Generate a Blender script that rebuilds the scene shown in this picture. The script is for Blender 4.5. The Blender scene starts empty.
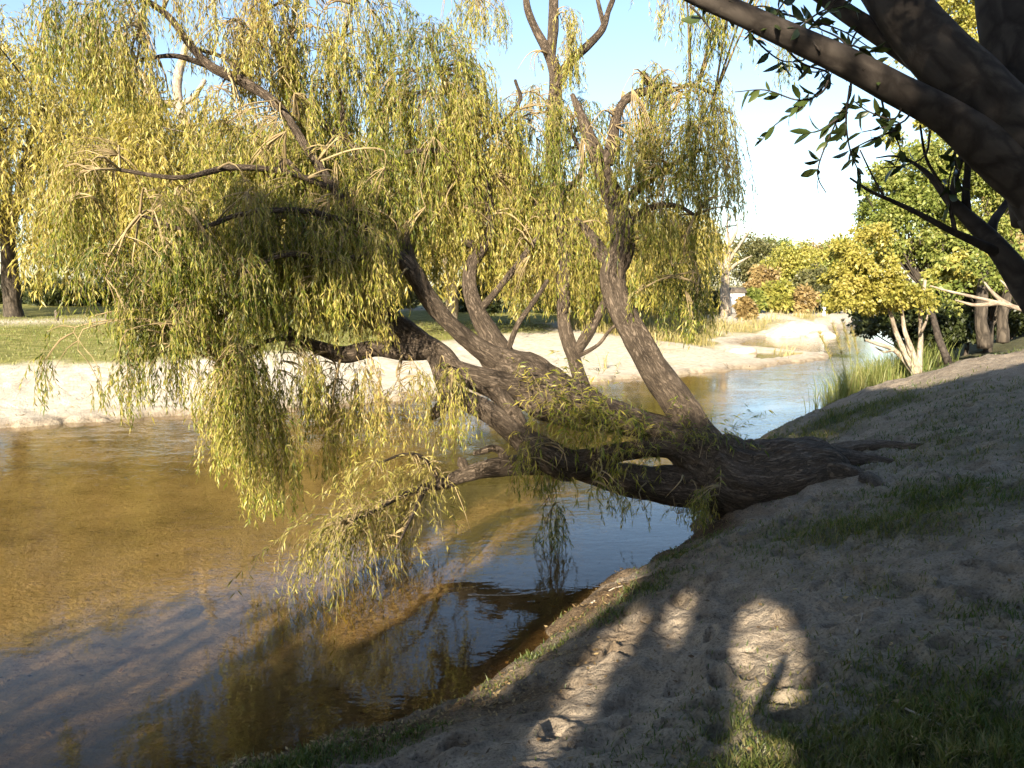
import bpy, math
import numpy as np

rng = np.random.default_rng(11)
scene = bpy.context.scene
COL = scene.collection
TAU = 2 * math.pi

# ------------------------------------------------------------------ camera
FPX, CX, CY = 800.0, 512.0, 384.0
PITCH = math.radians(7.0)
CAMZ = 3.0
FW = np.array([0, math.cos(PITCH), -math.sin(PITCH)])
UPV = np.array([0, math.sin(PITCH), math.cos(PITCH)])
RT = np.array([1.0, 0, 0])
CAM = np.array([0, 0, CAMZ])
# sun: low, behind the viewer's left shoulder
SAZ, SEL = math.radians(20.0), math.radians(24.0)
SUNL = np.array([math.sin(SAZ) * math.cos(SEL), math.cos(SAZ) * math.cos(SEL), -math.sin(SEL)])  # light travel


def at(u, v, d):
    """point seen at photo position (u, v), d metres in front of the viewer"""
    return CAM + d * (FW + (u - CX) / FPX * RT + (CY - v) / FPX * UPV)


def zat(v, d):
    return CAMZ + d * (FW[2] + (CY - v) / FPX * UPV[2])


def to_px(P):
    R = np.asarray(P) - CAM
    dep = R @ FW
    dep = np.where(dep > 0.05, dep, 0.05)
    return CX + FPX * (R @ RT) / dep, CY - FPX * (R @ UPV) / dep, R @ FW


# ------------------------------------------------------------------ noise
def _h(ix, iy, iz, s):
    n = (ix.astype(np.int64) * 374761393 + iy.astype(np.int64) * 668265263 + iz.astype(np.int64) * 1440662683 + s * 974711) & 0xFFFFFFFF
    n = ((n ^ (n >> 13)) * 1274126177) & 0xFFFFFFFF
    n = (n ^ (n >> 16)) & 0xFFFF
    return n / 32767.5 - 1.0


def vnoise(x, y, z=None, s=0):
    x = np.asarray(x, float); y = np.asarray(y, float)
    z = np.zeros_like(x) if z is None else np.asarray(z, float)
    ix, iy, iz = np.floor(x), np.floor(y), np.floor(z)
    fx, fy, fz = x - ix, y - iy, z - iz
    ux, uy, uz = [f * f * f * (f * (f * 6 - 15) + 10) for f in (fx, fy, fz)]
    r = 0
    for a in (0, 1):
        for b in (0, 1):
            for c in (0, 1):
                w = (ux if a else 1 - ux) * (uy if b else 1 - uy) * (uz if c else 1 - uz)
                r = r + w * _h(ix + a, iy + b, iz + c, s)
    return r


def vnoise2(x, y, s=0):
    ix, iy = np.floor(x), np.floor(y)
    fx, fy = x - ix, y - iy
    ux, uy = [f * f * f * (f * (f * 6 - 15) + 10) for f in (fx, fy)]
    z = np.zeros_like(ix)
    a = _h(ix, iy, z, s); b = _h(ix + 1, iy, z, s); c = _h(ix, iy + 1, z, s); d = _h(ix + 1, iy + 1, z, s)
    return (a * (1 - ux) + b * ux) * (1 - uy) + (c * (1 - ux) + d * ux) * uy


def fbm(x, y, o=4, s=0):
    r, a, f = 0, 1.0, 1.0
    for k in range(o):
        r = r + a * vnoise2(x * f + 17.3 * k, y * f - 9.1 * k, s + k)
        a *= 0.5; f *= 2.03
    return r / 1.9


def sstep(a, b, x):
    t = np.clip((x - a) / (b - a), 0, 1)
    return t * t * (3 - 2 * t)


# ------------------------------------------------------------------ terrain
NEAR = np.array([(-400, -330), (-40, -30), (-12, -5), (-6, 0.6), (-3.1, 3.5), (-1.8, 4.65), (-1.1, 5.0), (-0.42, 5.35), (0.0, 6.0), (0.35, 6.75), (0.85, 7.55),
                 (1.39, 8.3), (2.05, 9.3), (2.75, 10.5), (3.6, 12.6), (4.75, 15.2), (6.3, 17.6), (8.2, 19.6), (10.5, 22.5),
                 (13.8, 27.9), (17.2, 34), (20.0, 40), (23.5, 48), (30, 58), (52, 80), (125, 165), (420, 520)], float)
FAR = np.array([(-400, -240), (-60, -28), (-26, 7), (-16.5, 13.8), (-10.9, 16.8), (-7.3, 18.4), (-3.0, 21.0), (1.5, 24.2), (6.6, 27.7), (9.8, 30.0), (13.2, 33.2),
                (13.9, 34.6), (13.0, 36.4), (11.6, 39), (11.8, 42.5), (14.5, 46), (17.8, 50), (21.5, 55.5), (43, 80), (112, 165), (380, 520)], float)
NEAR_POLY = np.vstack([NEAR, [(900, 520), (900, -900), (-400, -900)]])
FAR_POLY = np.vstack([FAR, [(380, 1200), (-1200, 1200), (-1200, -240)]])


def sdist(line, poly, x, y):
    d2 = np.full(x.shape, 1e12)
    for (ax, ay), (bx, by) in zip(line[:-1], line[1:]):
        ex, ey = bx - ax, by - ay
        t = np.clip(((x - ax) * ex + (y - ay) * ey) / (ex * ex + ey * ey), 0, 1)
        d2 = np.minimum(d2, (x - ax - t * ex) ** 2 + (y - ay - t * ey) ** 2)
    ins = np.zeros(x.shape, bool)
    n = len(poly)
    for i in range(n):
        ax, ay = poly[i]; bx, by = poly[(i + 1) % n]
        if ay == by:
            continue
        c = ((ay > y) != (by > y)) & (x < (bx - ax) * (y - ay) / (by - ay) + ax)
        ins ^= c
    return np.where(ins, 1, -1) * np.sqrt(d2)


FOOT = None


def terrain(x, y, detail=True):
    """height plus distances to the two waterlines"""
    x = np.asarray(x, float); y = np.asarray(y, float)
    wob = 0.13 * vnoise2(x * 1.1, y * 1.1, 5) + 0.08 * vnoise2(x * 3.7, y * 3.7, 6) + 0.04 * vnoise2(x * 9.0, y * 9.0, 7) * (np.hypot(x, y) < 20)
    dn = sdist(NEAR, NEAR_POLY, x, y) + wob * (np.hypot(x, y) < 60)
    df = sdist(FAR, FAR_POLY, x, y) + 2.5 * wob * (y > 5)
    # near bank
    pl = 1.60 + 0.045 * np.clip(x, -6, 9) - 0.035 * np.clip(y - 15, 0, 16) + 0.10 * sstep(6, 14, y) * sstep(4, 8, x)
    dd = np.clip(dn, 0, None)
    hn = 0.16 * (1 - np.exp(-dd / 0.18)) + (pl - 0.16) * (1 - np.exp(-(dd / 2.75) ** 1.25))
    # far bank
    df0 = np.clip(df, 0, None)
    wsand = 5.5 + 4.5 * sstep(-8, 3, x)
    hf = 0.14 * (1 - np.exp(-df0 / 0.15)) + 0.80 * sstep(0, 1, df0 / (wsand * 1.25)) + 0.016 * np.clip(df0 - 5, 0, 90)
    mound = sstep(13, 18, x) * sstep(46, 52, y) * 0.5
    hf = hf + mound * sstep(0, 1.5, df0)
    hf = hf - 0.35 * sstep(7, 11, x) * (1 - sstep(36, 42, y)) * sstep(0.5, 3, df0)
    # river bed
    w = np.minimum(np.abs(dn), np.abs(df))
    bed = -0.62 * (1 - np.exp(-w / 2.6)) - 0.02
    bed = bed + 0.035 * fbm(x * 0.9, y * 0.9, 3, 40) * sstep(0, 1, w)
    h = np.where(dn > 0, hn, np.where(df > 0, hf, bed))
    if detail:
        r = np.hypot(x, y)
        a = np.where(dn > 0, sstep(0.15, 1.2, dn), 0) * (r < 40)
        h = h + a * (0.035 * fbm(x * 0.8, y * 0.8, 3, 1) + 0.042 * fbm(x * 2.6, y * 2.6, 4, 2) + 0.030 * fbm(x * 8.5, y * 8.5, 3, 3))
        b = np.where(df > 0, sstep(0.2, 1.5, df), 0)
        h = h + b * (0.05 * fbm(x * 0.5, y * 0.5, 4, 8) + 0.02 * fbm(x * 2.5, y * 2.5, 3, 9))
        b2 = b * sstep(40, 140, r)
        h = h + b2 * 0.5 * fbm(x * 0.03, y * 0.03, 3, 10)
        if FOOT is not None:
            near = np.where((r < 13) & (dn > 0.3))
            xs, ys = x[near], y[near]
            acc = np.zeros_like(xs)
            for fx, fy, fs, fa, fr in FOOT:
                k = np.where((np.abs(xs - fx) < 3 * fs) & (np.abs(ys - fy) < 3 * fs))[0]
                if len(k) == 0:
                    continue
                cx, sx = math.cos(fr), math.sin(fr)
                lx = (xs[k] - fx) * cx + (ys[k] - fy) * sx
                ly = (-(xs[k] - fx) * sx + (ys[k] - fy) * cx) * 1.7
                q = np.sqrt(lx * lx + ly * ly) / fs
                acc[k] += fa * (-np.exp(-q ** 3.5) + 0.45 * np.exp(-((q - 1.5) / 0.4) ** 2))
            h = h.copy()
            h[near] += acc
    return h, dn, df


def hgt(x, y, detail=False):
    return terrain(np.atleast_1d(np.asarray(x, float)), np.atleast_1d(np.asarray(y, float)), detail)[0]


def ground_hit(u, v, dmax=60):
    u = np.atleast_1d(np.asarray(u, float)); v = np.atleast_1d(np.asarray(v, float))
    D = FW[None] + ((u - CX) / FPX)[:, None] * RT + ((CY - v) / FPX)[:, None] * UPV
    ts = np.geomspace(1.2, dmax, 260)
    hit = np.full(len(u), np.nan)
    P = CAM + D[:, None, :] * ts[None, :, None]
    H = terrain(P[..., 0].ravel(), P[..., 1].ravel(), False)[0].reshape(len(u), -1)
    H = np.maximum(H, 0)
    below = P[..., 2] < H
    i = below.argmax(1)
    ok = below.any(1)
    out = CAM + D * ts[i][:, None]
    out[~ok] = (CAM + D * dmax)[~ok]
    out[:, 2] = np.maximum(terrain(out[:, 0], out[:, 1], False)[0], 0)
    return out


FOOT = []
while len(FOOT) < 950:
    p = np.array([rng.uniform(-1.5, 8), rng.uniform(2.2, 12)])
    FOOT.append((p[0], p[1], rng.uniform(0.055, 0.125), rng.uniform(0.025, 0.06), rng.uniform(0, TAU)))

# ------------------------------------------------------------------ mesh helpers


def link(o, parent=None):
    COL.objects.link(o)
    if parent is not None:
        o.parent = parent
    return o


def mesh_obj(name, V, faces, mat, parent=None, attrs=None, smooth=False):
    """faces: list of int arrays (n, k)"""
    V = np.asarray(V, np.float32)
    me = bpy.data.meshes.new(name)
    faces = [np.asarray(f, np.int32) for f in faces if len(f)]
    nf = sum(len(f) for f in faces); nl = sum(f.size for f in faces)
    me.vertices.add(len(V)); me.loops.add(nl); me.polygons.add(nf)
    me.vertices.foreach_set('co', V.ravel())
    me.loops.foreach_set('vertex_index', np.concatenate([f.ravel() for f in faces]))
    tot = np.concatenate([np.full(len(f), f.shape[1], np.int32) for f in faces])
    st = np.concatenate([[0], np.cumsum(tot)[:-1]]).astype(np.int32)
    me.polygons.foreach_set('loop_start', st)
    if smooth:
        me.polygons.foreach_set('use_smooth', np.ones(nf, bool))
    me.update(calc_edges=True)
    for k, a in (attrs or {}).items():
        a = np.asarray(a, np.float32)
        if a.ndim == 2:
            at_ = me.attributes.new(k, 'FLOAT_VECTOR', 'POINT'); at_.data.foreach_set('vector', a.ravel())
        else:
            at_ = me.attributes.new(k, 'FLOAT', 'POINT'); at_.data.foreach_set('value', a)
    me.materials.append(mat)
    return link(bpy.data.objects.new(name, me), parent)


def tag(o, label=None, cat=None, group=None, kind=None):
    for k, v in (('label', label), ('category', cat), ('group', group), ('kind', kind)):
        if v:
            o[k] = v
    return o


def thing(name, label, cat, loc, group=None):
    o = bpy.data.objects.new(name, None)
    o.location = [float(c) for c in loc]
    o.empty_display_size = 0.3
    link(o)
    return tag(o, label, cat, group)


def resample(P, R, step):
    P = np.asarray(P, float); R = np.asarray(R, float)
    n = len(P)
    seg = np.linalg.norm(np.diff(P, axis=0), axis=1)
    T = np.zeros_like(P)
    T[1:-1] = (P[2:] - P[:-2]) / (seg[1:] + seg[:-1])[:, None]
    T[0] = (P[1] - P[0]) / seg[0]; T[-1] = (P[-1] - P[-2]) / seg[-1]
    out, rr = [], []
    for i in range(n - 1):
        m = max(1, int(math.ceil(seg[i] / step)))
        t = np.arange(m) / m
        t2, t3 = t * t, t * t * t
        h00, h10, h01, h11 = 2 * t3 - 3 * t2 + 1, t3 - 2 * t2 + t, -2 * t3 + 3 * t2, t3 - t2
        out.append(h00[:, None] * P[i] + h10[:, None] * T[i] * seg[i] + h01[:, None] * P[i + 1] + h11[:, None] * T[i + 1] * seg[i])
        rr.append(R[i] * (1 - t) + R[i + 1] * t)
    out.append(P[-1:]); rr.append(R[-1:])
    return np.vstack(out), np.concatenate(rr)


class Geo:
    def __init__(self):
        self.V, self.Q, self.T, self.B, self.n = [], [], [], [], 0

    def add(self, V, Q=None, T=None, B=None):
        V = np.asarray(V, float).reshape(-1, 3)
        self.V.append(V)
        self.B.append(np.zeros_like(V) if B is None else B)
        if Q is not None and len(Q):
            self.Q.append(np.asarray(Q) + self.n)
        if T is not None and len(T):
            self.T.append(np.asarray(T) + self.n)
        self.n += len(V)

    def tube(self, P, R, sides=8, step=0.1, rough=0.0, seed=0, wob=0.0, nf=1.0):
        C, r = resample(P, R, step)
        m = len(C)
        if wob:
            ar = np.arange(m) * step
            for k in range(3):
                C[:, k] += wob * r * vnoise2(ar * 1.3 + 7 * k, np.full(m, seed * 1.7 + k * 3.1), seed + k)
        T = np.gradient(C, axis=0)
        T /= np.linalg.norm(T, axis=1)[:, None] + 1e-9
        N = np.zeros_like(T)
        a = np.array([0, 0, 1.0]) if abs(T[0, 2]) < 0.9 else np.array([1.0, 0, 0])
        nrm = np.cross(T[0], a); nrm /= np.linalg.norm(nrm)
        for i in range(m):
            nrm = nrm - T[i] * np.dot(nrm, T[i]); nrm = nrm / (np.linalg.norm(nrm) + 1e-9)
            N[i] = nrm
        Bn = np.cross(T, N)
        th = np.arange(sides) / sides * TAU
        s = np.concatenate([[0], np.cumsum(np.linalg.norm(np.diff(C, axis=0), axis=1))])
        cs, sn = np.cos(th), np.sin(th)
        bk = np.stack([cs[None] * r[:, None], sn[None] * r[:, None], np.repeat(s[:, None], sides, 1)], -1)
        rad = np.repeat(r[:, None], sides, 1)
        if rough:
            q = nf
            big = vnoise((cs[None] * 1.3 + 0 * s[:, None]), (sn[None] * 1.3 + 0 * s[:, None]), s[:, None] * 1.6 / max(0.15, r.max() * 3) + 0 * cs[None], 31 + seed)
            ridge = np.abs(vnoise(cs[None] * 5.5 * q + 0 * s[:, None] + 0.8 * big, sn[None] * 5.5 * q + 0 * s[:, None], s[:, None] * 2.4 + 0 * cs[None], 57 + seed))
            knob = np.clip(vnoise(cs[None] * 2.4 + 0 * s[:, None], sn[None] * 2.4 + 0 * s[:, None], s[:, None] * 4.5 + 0 * cs[None], 91 + seed) - 0.25, 0, 1)
            fine_ = np.abs(vnoise(cs[None] * 12 * q + 0 * s[:, None] + 1.2 * big, sn[None] * 12 * q + 0 * s[:, None], s[:, None] * 3.5 + 0 * cs[None], 77 + seed)) if sides >= 28 else 0.3
            rad = rad * (1 + rough * (0.9 * big + 0.8 * (ridge - 0.3) + 0.9 * knob + 0.45 * (fine_ - 0.3)))
        V = C[:, None] + rad[..., None] * (cs[None, :, None] * N[:, None] + sn[None, :, None] * Bn[:, None])
        V = V.reshape(-1, 3)
        i = np.arange(m - 1)[:, None] * sides; j = np.arange(sides)[None]; j2 = (j + 1) % sides
        Q = np.stack([i + j, i + j2, i + sides + j2, i + sides + j], -1).reshape(-1, 4)
        Vc = np.vstack([V, C[0] - T[0] * r[0] * 0.3, C[-1] + T[-1] * r[-1] * 0.6])
        jj = np.arange(sides); j3 = (jj + 1) % sides
        Tr = np.vstack([np.stack([j3, jj, np.full(sides, len(V))], -1), np.stack([(m - 1) * sides + jj, (m - 1) * sides + j3, np.full(sides, len(V) + 1)], -1)])
        self.add(Vc, Q, Tr, np.vstack([bk.reshape(-1, 3), [[0, 0, 0]], [[0, 0, s[-1]]]]))
        return C, r

    def build(self, name, mat, parent=None, origin=(0, 0, 0), smooth=False, bark=True):
        V = np.vstack(self.V) - np.asarray(origin, float)
        fs = []
        if self.Q:
            fs.append(np.vstack(self.Q))
        if self.T:
            fs.append(np.vstack(self.T))
        return mesh_obj(name, V, fs, mat, parent, {'bark': np.vstack(self.B)} if bark else None, smooth)


def unit(v):
    return v / (np.linalg.norm(v, axis=-1, keepdims=True) + 1e-9)


def leaf_quads(geo, B, D, L, W, curl=0.12, side=None):
    M = len(B)
    if M == 0:
        return
    D = unit(D)
    S = unit(np.cross(D, unit(rng.normal(size=(M, 3))))) if side is None else side
    L = np.broadcast_to(L, (M,))[:, None]; W = np.broadcast_to(W, (M,))[:, None]
    tip = B + D * L; tip[:, 2] -= curl * L[:, 0]
    mid = B + D * L * 0.42
    V = np.stack([B, mid + S * W * 0.5, tip, mid - S * W * 0.5], 1).reshape(-1, 3)
    Q = np.arange(4 * M).reshape(M, 4)
    geo.add(V, Q)


def strands(stem, leaf, start, dirs, length, step, ll, lw, droop=0.45, per=2, srad=0.003, spread=0.5, bare=0.0, gap=0.0):
    """drooping willow shoots; adds thin stems to `stem` and leaves to `leaf`"""
    S = len(start)
    if S == 0:
        return
    K = int(max(2, math.ceil(length.max() / step))) + 1
    P = np.zeros((S, K, 3)); P[:, 0] = start
    d = unit(dirs.copy())
    dr = droop * rng.uniform(0.6, 1.4, S)
    sway = rng.normal(size=(S, 3)) * 0.06; sway[:, 2] = 0
    for k in range(1, K):
        d = d + np.array([0, 0, -1.0]) * dr[:, None] + sway + rng.normal(size=(S, 3)) * 0.09
        d = unit(d)
        P[:, k] = P[:, k - 1] + d * step
    nk = np.clip((length / step).astype(int), 1, K - 1)
    kk = np.arange(K)
    if stem is not None:
        tri = np.array([[1, 0, 0], [-0.5, 0.87, 0], [-0.5, -0.87, 0]])
        taper = (1 - 0.75 * kk[None] / np.maximum(nk[:, None], 1)).clip(0.2, 1)
        V = P[:, :, None, :] + (srad * taper)[..., None, None] * tri[None, None]
        base = (np.arange(S)[:, None] * K + kk[None, :-1])
        ok = kk[None, :-1] < nk[:, None]
        b = base[ok] * 3
        Q = np.concatenate([np.stack([b + i, b + (i + 1) % 3, b + 3 + (i + 1) % 3, b + 3 + i], -1) for i in range(3)])
        used = np.zeros(S * K * 3, bool); used[Q.ravel()] = True
        remap = np.cumsum(used) - 1
        stem.add(V.reshape(-1, 3)[used], remap[Q])
    T = np.gradient(P, axis=1)
    for q in range(per):
        ok = (kk[None] <= nk[:, None]) & (kk[None] >= 1) & (kk[None] >= (nk * bare)[:, None]) & (rng.random((S, K)) > gap)
        B = P[ok] + T[ok] * rng.uniform(-0.5, 0.5, (ok.sum(), 1))
        m = len(B)
        D = unit(T[ok]) * 0.55 + np.array([0, 0, -0.45]) + rng.normal(size=(m, 3)) * np.array([spread, spread, spread * 0.6])
        sz = rng.uniform(0.45, 1.4, m)
        leaf_quads(leaf, B, D, ll * sz, lw * sz * rng.uniform(0.8, 1.2, m))


# ------------------------------------------------------------------ materials
def mat_new(name):
    m = bpy.data.materials.new(name); m.use_nodes = True
    nt = m.node_tree; nt.nodes.clear()
    return m, nt, nt.nodes.new('ShaderNodeOutputMaterial')


def N(nt, t, **kw):
    n = nt.nodes.new(t)
    for k, v in kw.items():
        if k in n.inputs:
            n.inputs[k].default_value = v
        else:
            setattr(n, k, v)
    return n


def ramp(nt, stops):
    n = nt.nodes.new('ShaderNodeValToRGB')
    e = n.color_ramp.elements
    while len(e) < len(stops):
        e.new(0.5)
    for el, (p, c) in zip(e, stops):
        el.position = p
        el.color = (*c, 1) if len(c) == 3 else c
    return n


def leaf_mat(name, cols, trans=0.4, rough=0.45):
    m, nt, out = mat_new(name)
    g = N(nt, 'ShaderNodeNewGeometry')
    n = len(cols)
    r = ramp(nt, [(i / (n - 1), c) for i, c in enumerate(cols)])
    nz = N(nt, 'ShaderNodeTexNoise', Scale=0.55, Detail=2.0)
    tc = N(nt, 'ShaderNodeTexCoord')
    nt.links.new(tc.outputs['Object'], nz.inputs['Vector'])
    mx = N(nt, 'ShaderNodeMath', operation='MULTIPLY_ADD'); mx.inputs[1].default_value = 0.62
    a2 = N(nt, 'ShaderNodeMath', operation='MULTIPLY_ADD'); a2.inputs[1].default_value = 1.3; a2.inputs[2].default_value = -0.46
    nt.links.new(nz.outputs['Fac'], a2.inputs[0])
    nt.links.new(g.outputs['Random Per Island'], mx.inputs[0]); nt.links.new(a2.outputs[0], mx.inputs[2])
    nt.links.new(mx.outputs[0], r.inputs['Fac'])
    b = N(nt, 'ShaderNodeBsdfPrincipled', Roughness=rough)
    b.inputs['Specular IOR Level'].default_value = 0.35
    t = N(nt, 'ShaderNodeBsdfTranslucent')
    hs = N(nt, 'ShaderNodeHueSaturation', Saturation=1.15, Value=1.25)
    mix = N(nt, 'ShaderNodeMixShader', Fac=trans)
    nt.links.new(r.outputs['Color'], b.inputs['Base Color'])
    nt.links.new(r.outputs['Color'], hs.inputs['Color']); nt.links.new(hs.outputs['Color'], t.inputs['Color'])
    nt.links.new(b.outputs[0], mix.inputs[1]); nt.links.new(t.outputs[0], mix.inputs[2])
    nt.links.new(mix.outputs[0], out.inputs['Surface'])
    return m


def bark_mat(name, dark, mid, light, scale=9.0, stretch=0.22, bump=0.6, dist=0.03):
    m, nt, out = mat_new(name)
    a = N(nt, 'ShaderNodeAttribute', attribute_name='bark')
    mp = N(nt, 'ShaderNodeMapping'); mp.inputs['Scale'].default_value = (1, 1, stretch)
    nt.links.new(a.outputs['Vector'], mp.inputs['Vector'])
    n1 = N(nt, 'ShaderNodeTexNoise', Scale=scale, Detail=6.0, Roughness=0.62, Distortion=0.6)
    v = N(nt, 'ShaderNodeTexVoronoi', Scale=scale * 1.3); v.feature = 'DISTANCE_TO_EDGE'
    n2 = N(nt, 'ShaderNodeTexNoise', Scale=1.7, Detail=3.0)
    wn = N(nt, 'ShaderNodeMix', data_type='RGBA', blend_type='LINEAR_LIGHT'); wn.inputs[0].default_value = 0.10
    nt.links.new(mp.outputs[0], n1.inputs['Vector'])
    nt.links.new(mp.outputs[0], wn.inputs[6]); nt.links.new(n1.outputs['Color'], wn.inputs[7])
    nt.links.new(wn.outputs[2], v.inputs['Vector'])
    nt.links.new(a.outputs['Vector'], n2.inputs['Vector'])
    vr = N(nt, 'ShaderNodeMapRange'); vr.inputs['From Max'].default_value = 0.22
    nt.links.new(v.outputs['Distance'], vr.inputs['Value'])
    h = N(nt, 'ShaderNodeMath', operation='MULTIPLY_ADD'); h.inputs[1].default_value = 0.34
    nt.links.new(vr.outputs[0], h.inputs[0])
    h2 = N(nt, 'ShaderNodeMath', operation='MULTIPLY'); h2.inputs[1].default_value = 0.95
    nt.links.new(n1.outputs['Fac'], h2.inputs[0]); nt.links.new(h2.outputs[0], h.inputs[2])
    r = ramp(nt, [(0.28, dark), (0.62, mid), (0.98, light)])
    k = N(nt, 'ShaderNodeMath', operation='MULTIPLY_ADD'); k.inputs[1].default_value = 0.5; k.inputs[2].default_value = -0.25
    nt.links.new(n2.outputs['Fac'], k.inputs[0])
    ad = N(nt, 'ShaderNodeMath', operation='ADD')
    nt.links.new(h.outputs[0], ad.inputs[0]); nt.links.new(k.outputs[0], ad.inputs[1])
    nt.links.new(ad.outputs[0], r.inputs['Fac'])
    b = N(nt, 'ShaderNodeBsdfPrincipled', Roughness=0.85)
    b.inputs['Specular IOR Level'].default_value = 0.2
    bp = N(nt, 'ShaderNodeBump', Strength=bump, Distance=dist)
    nt.links.new(h.outputs[0], bp.inputs['Height'])
    nt.links.new(r.outputs[0], b.inputs['Base Color']); nt.links.new(bp.outputs[0], b.inputs['Normal'])
    nt.links.new(b.outputs[0], out.inputs['Surface'])
    return m


def rough_mat(name, c1, c2, scale=6.0, rough=0.9, bump=0.5, dist=0.03):
    m, nt, out = mat_new(name)
    tc = N(nt, 'ShaderNodeTexCoord')
    n1 = N(nt, 'ShaderNodeTexNoise', Scale=scale, Detail=7.0, Roughness=0.6)
    nt.links.new(tc.outputs['Object'], n1.inputs['Vector'])
    r = ramp(nt, [(0.3, c1), (0.7, c2)])
    nt.links.new(n1.outputs['Fac'], r.inputs['Fac'])
    b = N(nt, 'ShaderNodeBsdfPrincipled', Roughness=rough)
    bp = N(nt, 'ShaderNodeBump', Strength=bump, Distance=dist)
    nt.links.new(n1.outputs['Fac'], bp.inputs['Height'])
    nt.links.new(r.outputs[0], b.inputs['Base Color']); nt.links.new(bp.outputs[0], b.inputs['Normal'])
    nt.links.new(b.outputs[0], out.inputs['Surface'])
    return m


M_WILLOW = leaf_mat('willow leaf', [(0.030, 0.050, 0.007), (0.11, 0.14, 0.015), (0.245, 0.232, 0.032), (0.39, 0.325, 0.085), (0.24, 0.165, 0.055)], 0.28)
M_WTWIG = rough_mat('willow twig', (0.16, 0.11, 0.05), (0.34, 0.26, 0.13), 3.0)
M_SPRAY = leaf_mat('pale willow leaf', [(0.10, 0.12, 0.02), (0.26, 0.23, 0.05), (0.42, 0.35, 0.11)], 0.38)
M_FARW = leaf_mat('golden willow leaf', [(0.09, 0.088, 0.016), (0.22, 0.195, 0.036), (0.35, 0.285, 0.062), (0.43, 0.355, 0.12)], 0.28)
M_BARK = bark_mat('willow bark', (0.030, 0.022, 0.015), (0.092, 0.068, 0.047), (0.16, 0.122, 0.088), 19.0, 0.24, 1.0, 0.035)
M_SMOOTH = bark_mat('smooth grey bark', (0.022, 0.017, 0.014), (0.045, 0.036, 0.029), (0.085, 0.069, 0.056), 5.0, 0.8, 0.25, 0.012)
M_PALEBARK = bark_mat('pale bark', (0.12, 0.085, 0.06), (0.26, 0.21, 0.155), (0.40, 0.34, 0.26), 7.0, 0.4, 0.4, 0.02)
M_DARKBARK = bark_mat('dark bark', (0.015, 0.012, 0.009), (0.05, 0.04, 0.03), (0.10, 0.08, 0.06), 6.0, 0.3, 0.6, 0.04)
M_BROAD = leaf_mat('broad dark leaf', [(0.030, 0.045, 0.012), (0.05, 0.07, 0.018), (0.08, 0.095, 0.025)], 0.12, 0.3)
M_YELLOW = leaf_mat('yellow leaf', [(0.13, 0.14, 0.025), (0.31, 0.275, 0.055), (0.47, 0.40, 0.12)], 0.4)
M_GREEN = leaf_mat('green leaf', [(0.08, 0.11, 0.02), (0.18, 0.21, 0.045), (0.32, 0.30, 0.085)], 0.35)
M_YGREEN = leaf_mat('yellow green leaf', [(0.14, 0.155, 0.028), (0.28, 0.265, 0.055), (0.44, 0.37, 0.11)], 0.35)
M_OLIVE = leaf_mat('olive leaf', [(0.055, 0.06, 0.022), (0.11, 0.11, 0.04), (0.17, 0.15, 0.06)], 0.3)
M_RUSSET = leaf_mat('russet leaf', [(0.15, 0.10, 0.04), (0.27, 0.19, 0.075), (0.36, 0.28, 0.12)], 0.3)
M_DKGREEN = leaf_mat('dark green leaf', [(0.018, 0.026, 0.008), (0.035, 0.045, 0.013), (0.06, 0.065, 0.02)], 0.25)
M_GRASS = leaf_mat('grass blade', [(0.028, 0.050, 0.009), (0.06, 0.092, 0.017), (0.11, 0.12, 0.03), (0.20, 0.165, 0.07)], 0.3)
M_DRYGRASS = leaf_mat('dry grass blade', [(0.16, 0.16, 0.04), (0.32, 0.26, 0.10), (0.45, 0.37, 0.19)], 0.3)
M_REED = leaf_mat('reed blade', [(0.10, 0.14, 0.03), (0.20, 0.22, 0.06), (0.36, 0.31, 0.14)], 0.35)
M_LITTER = leaf_mat('fallen leaf', [(0.04, 0.022, 0.010), (0.10, 0.062, 0.028), (0.21, 0.14, 0.06), (0.36, 0.27, 0.13)], 0.1, 0.6)
M_STICK = rough_mat('weathered wood', (0.18, 0.14, 0.10), (0.42, 0.36, 0.28), 20.0, 0.8)
M_ROCK = rough_mat('dark wet rock', (0.012, 0.010, 0.008), (0.045, 0.036, 0.026), 5.0, 0.6, 0.9, 0.06)
M_WHITE = rough_mat('white paint', (0.70, 0.68, 0.64), (0.82, 0.80, 0.76), 4.0, 0.6, 0.1)
M_WOOD = rough_mat('grey timber', (0.07, 0.055, 0.04), (0.15, 0.12, 0.09), 8.0)

# ------------------------------------------------------------------ ground sheet
front = np.radians(np.linspace(-52, 52, 640))
back = np.radians(np.linspace(52, 308, 90))[1:-1]
ang = np.concatenate([front, back])
rad = np.concatenate([np.geomspace(0.35, 1.9, 14)[:-1], np.geomspace(1.9, 13, 480)[:-1], np.geomspace(13, 60, 220)[:-1], np.geomspace(60, 1000, 90)])
A, Rr = np.meshgrid(ang, rad)
gx, gy = (Rr * np.sin(A)).ravel(), (Rr * np.cos(A)).ravel()
gh, gdn, gdf = terrain(gx, gy)

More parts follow.
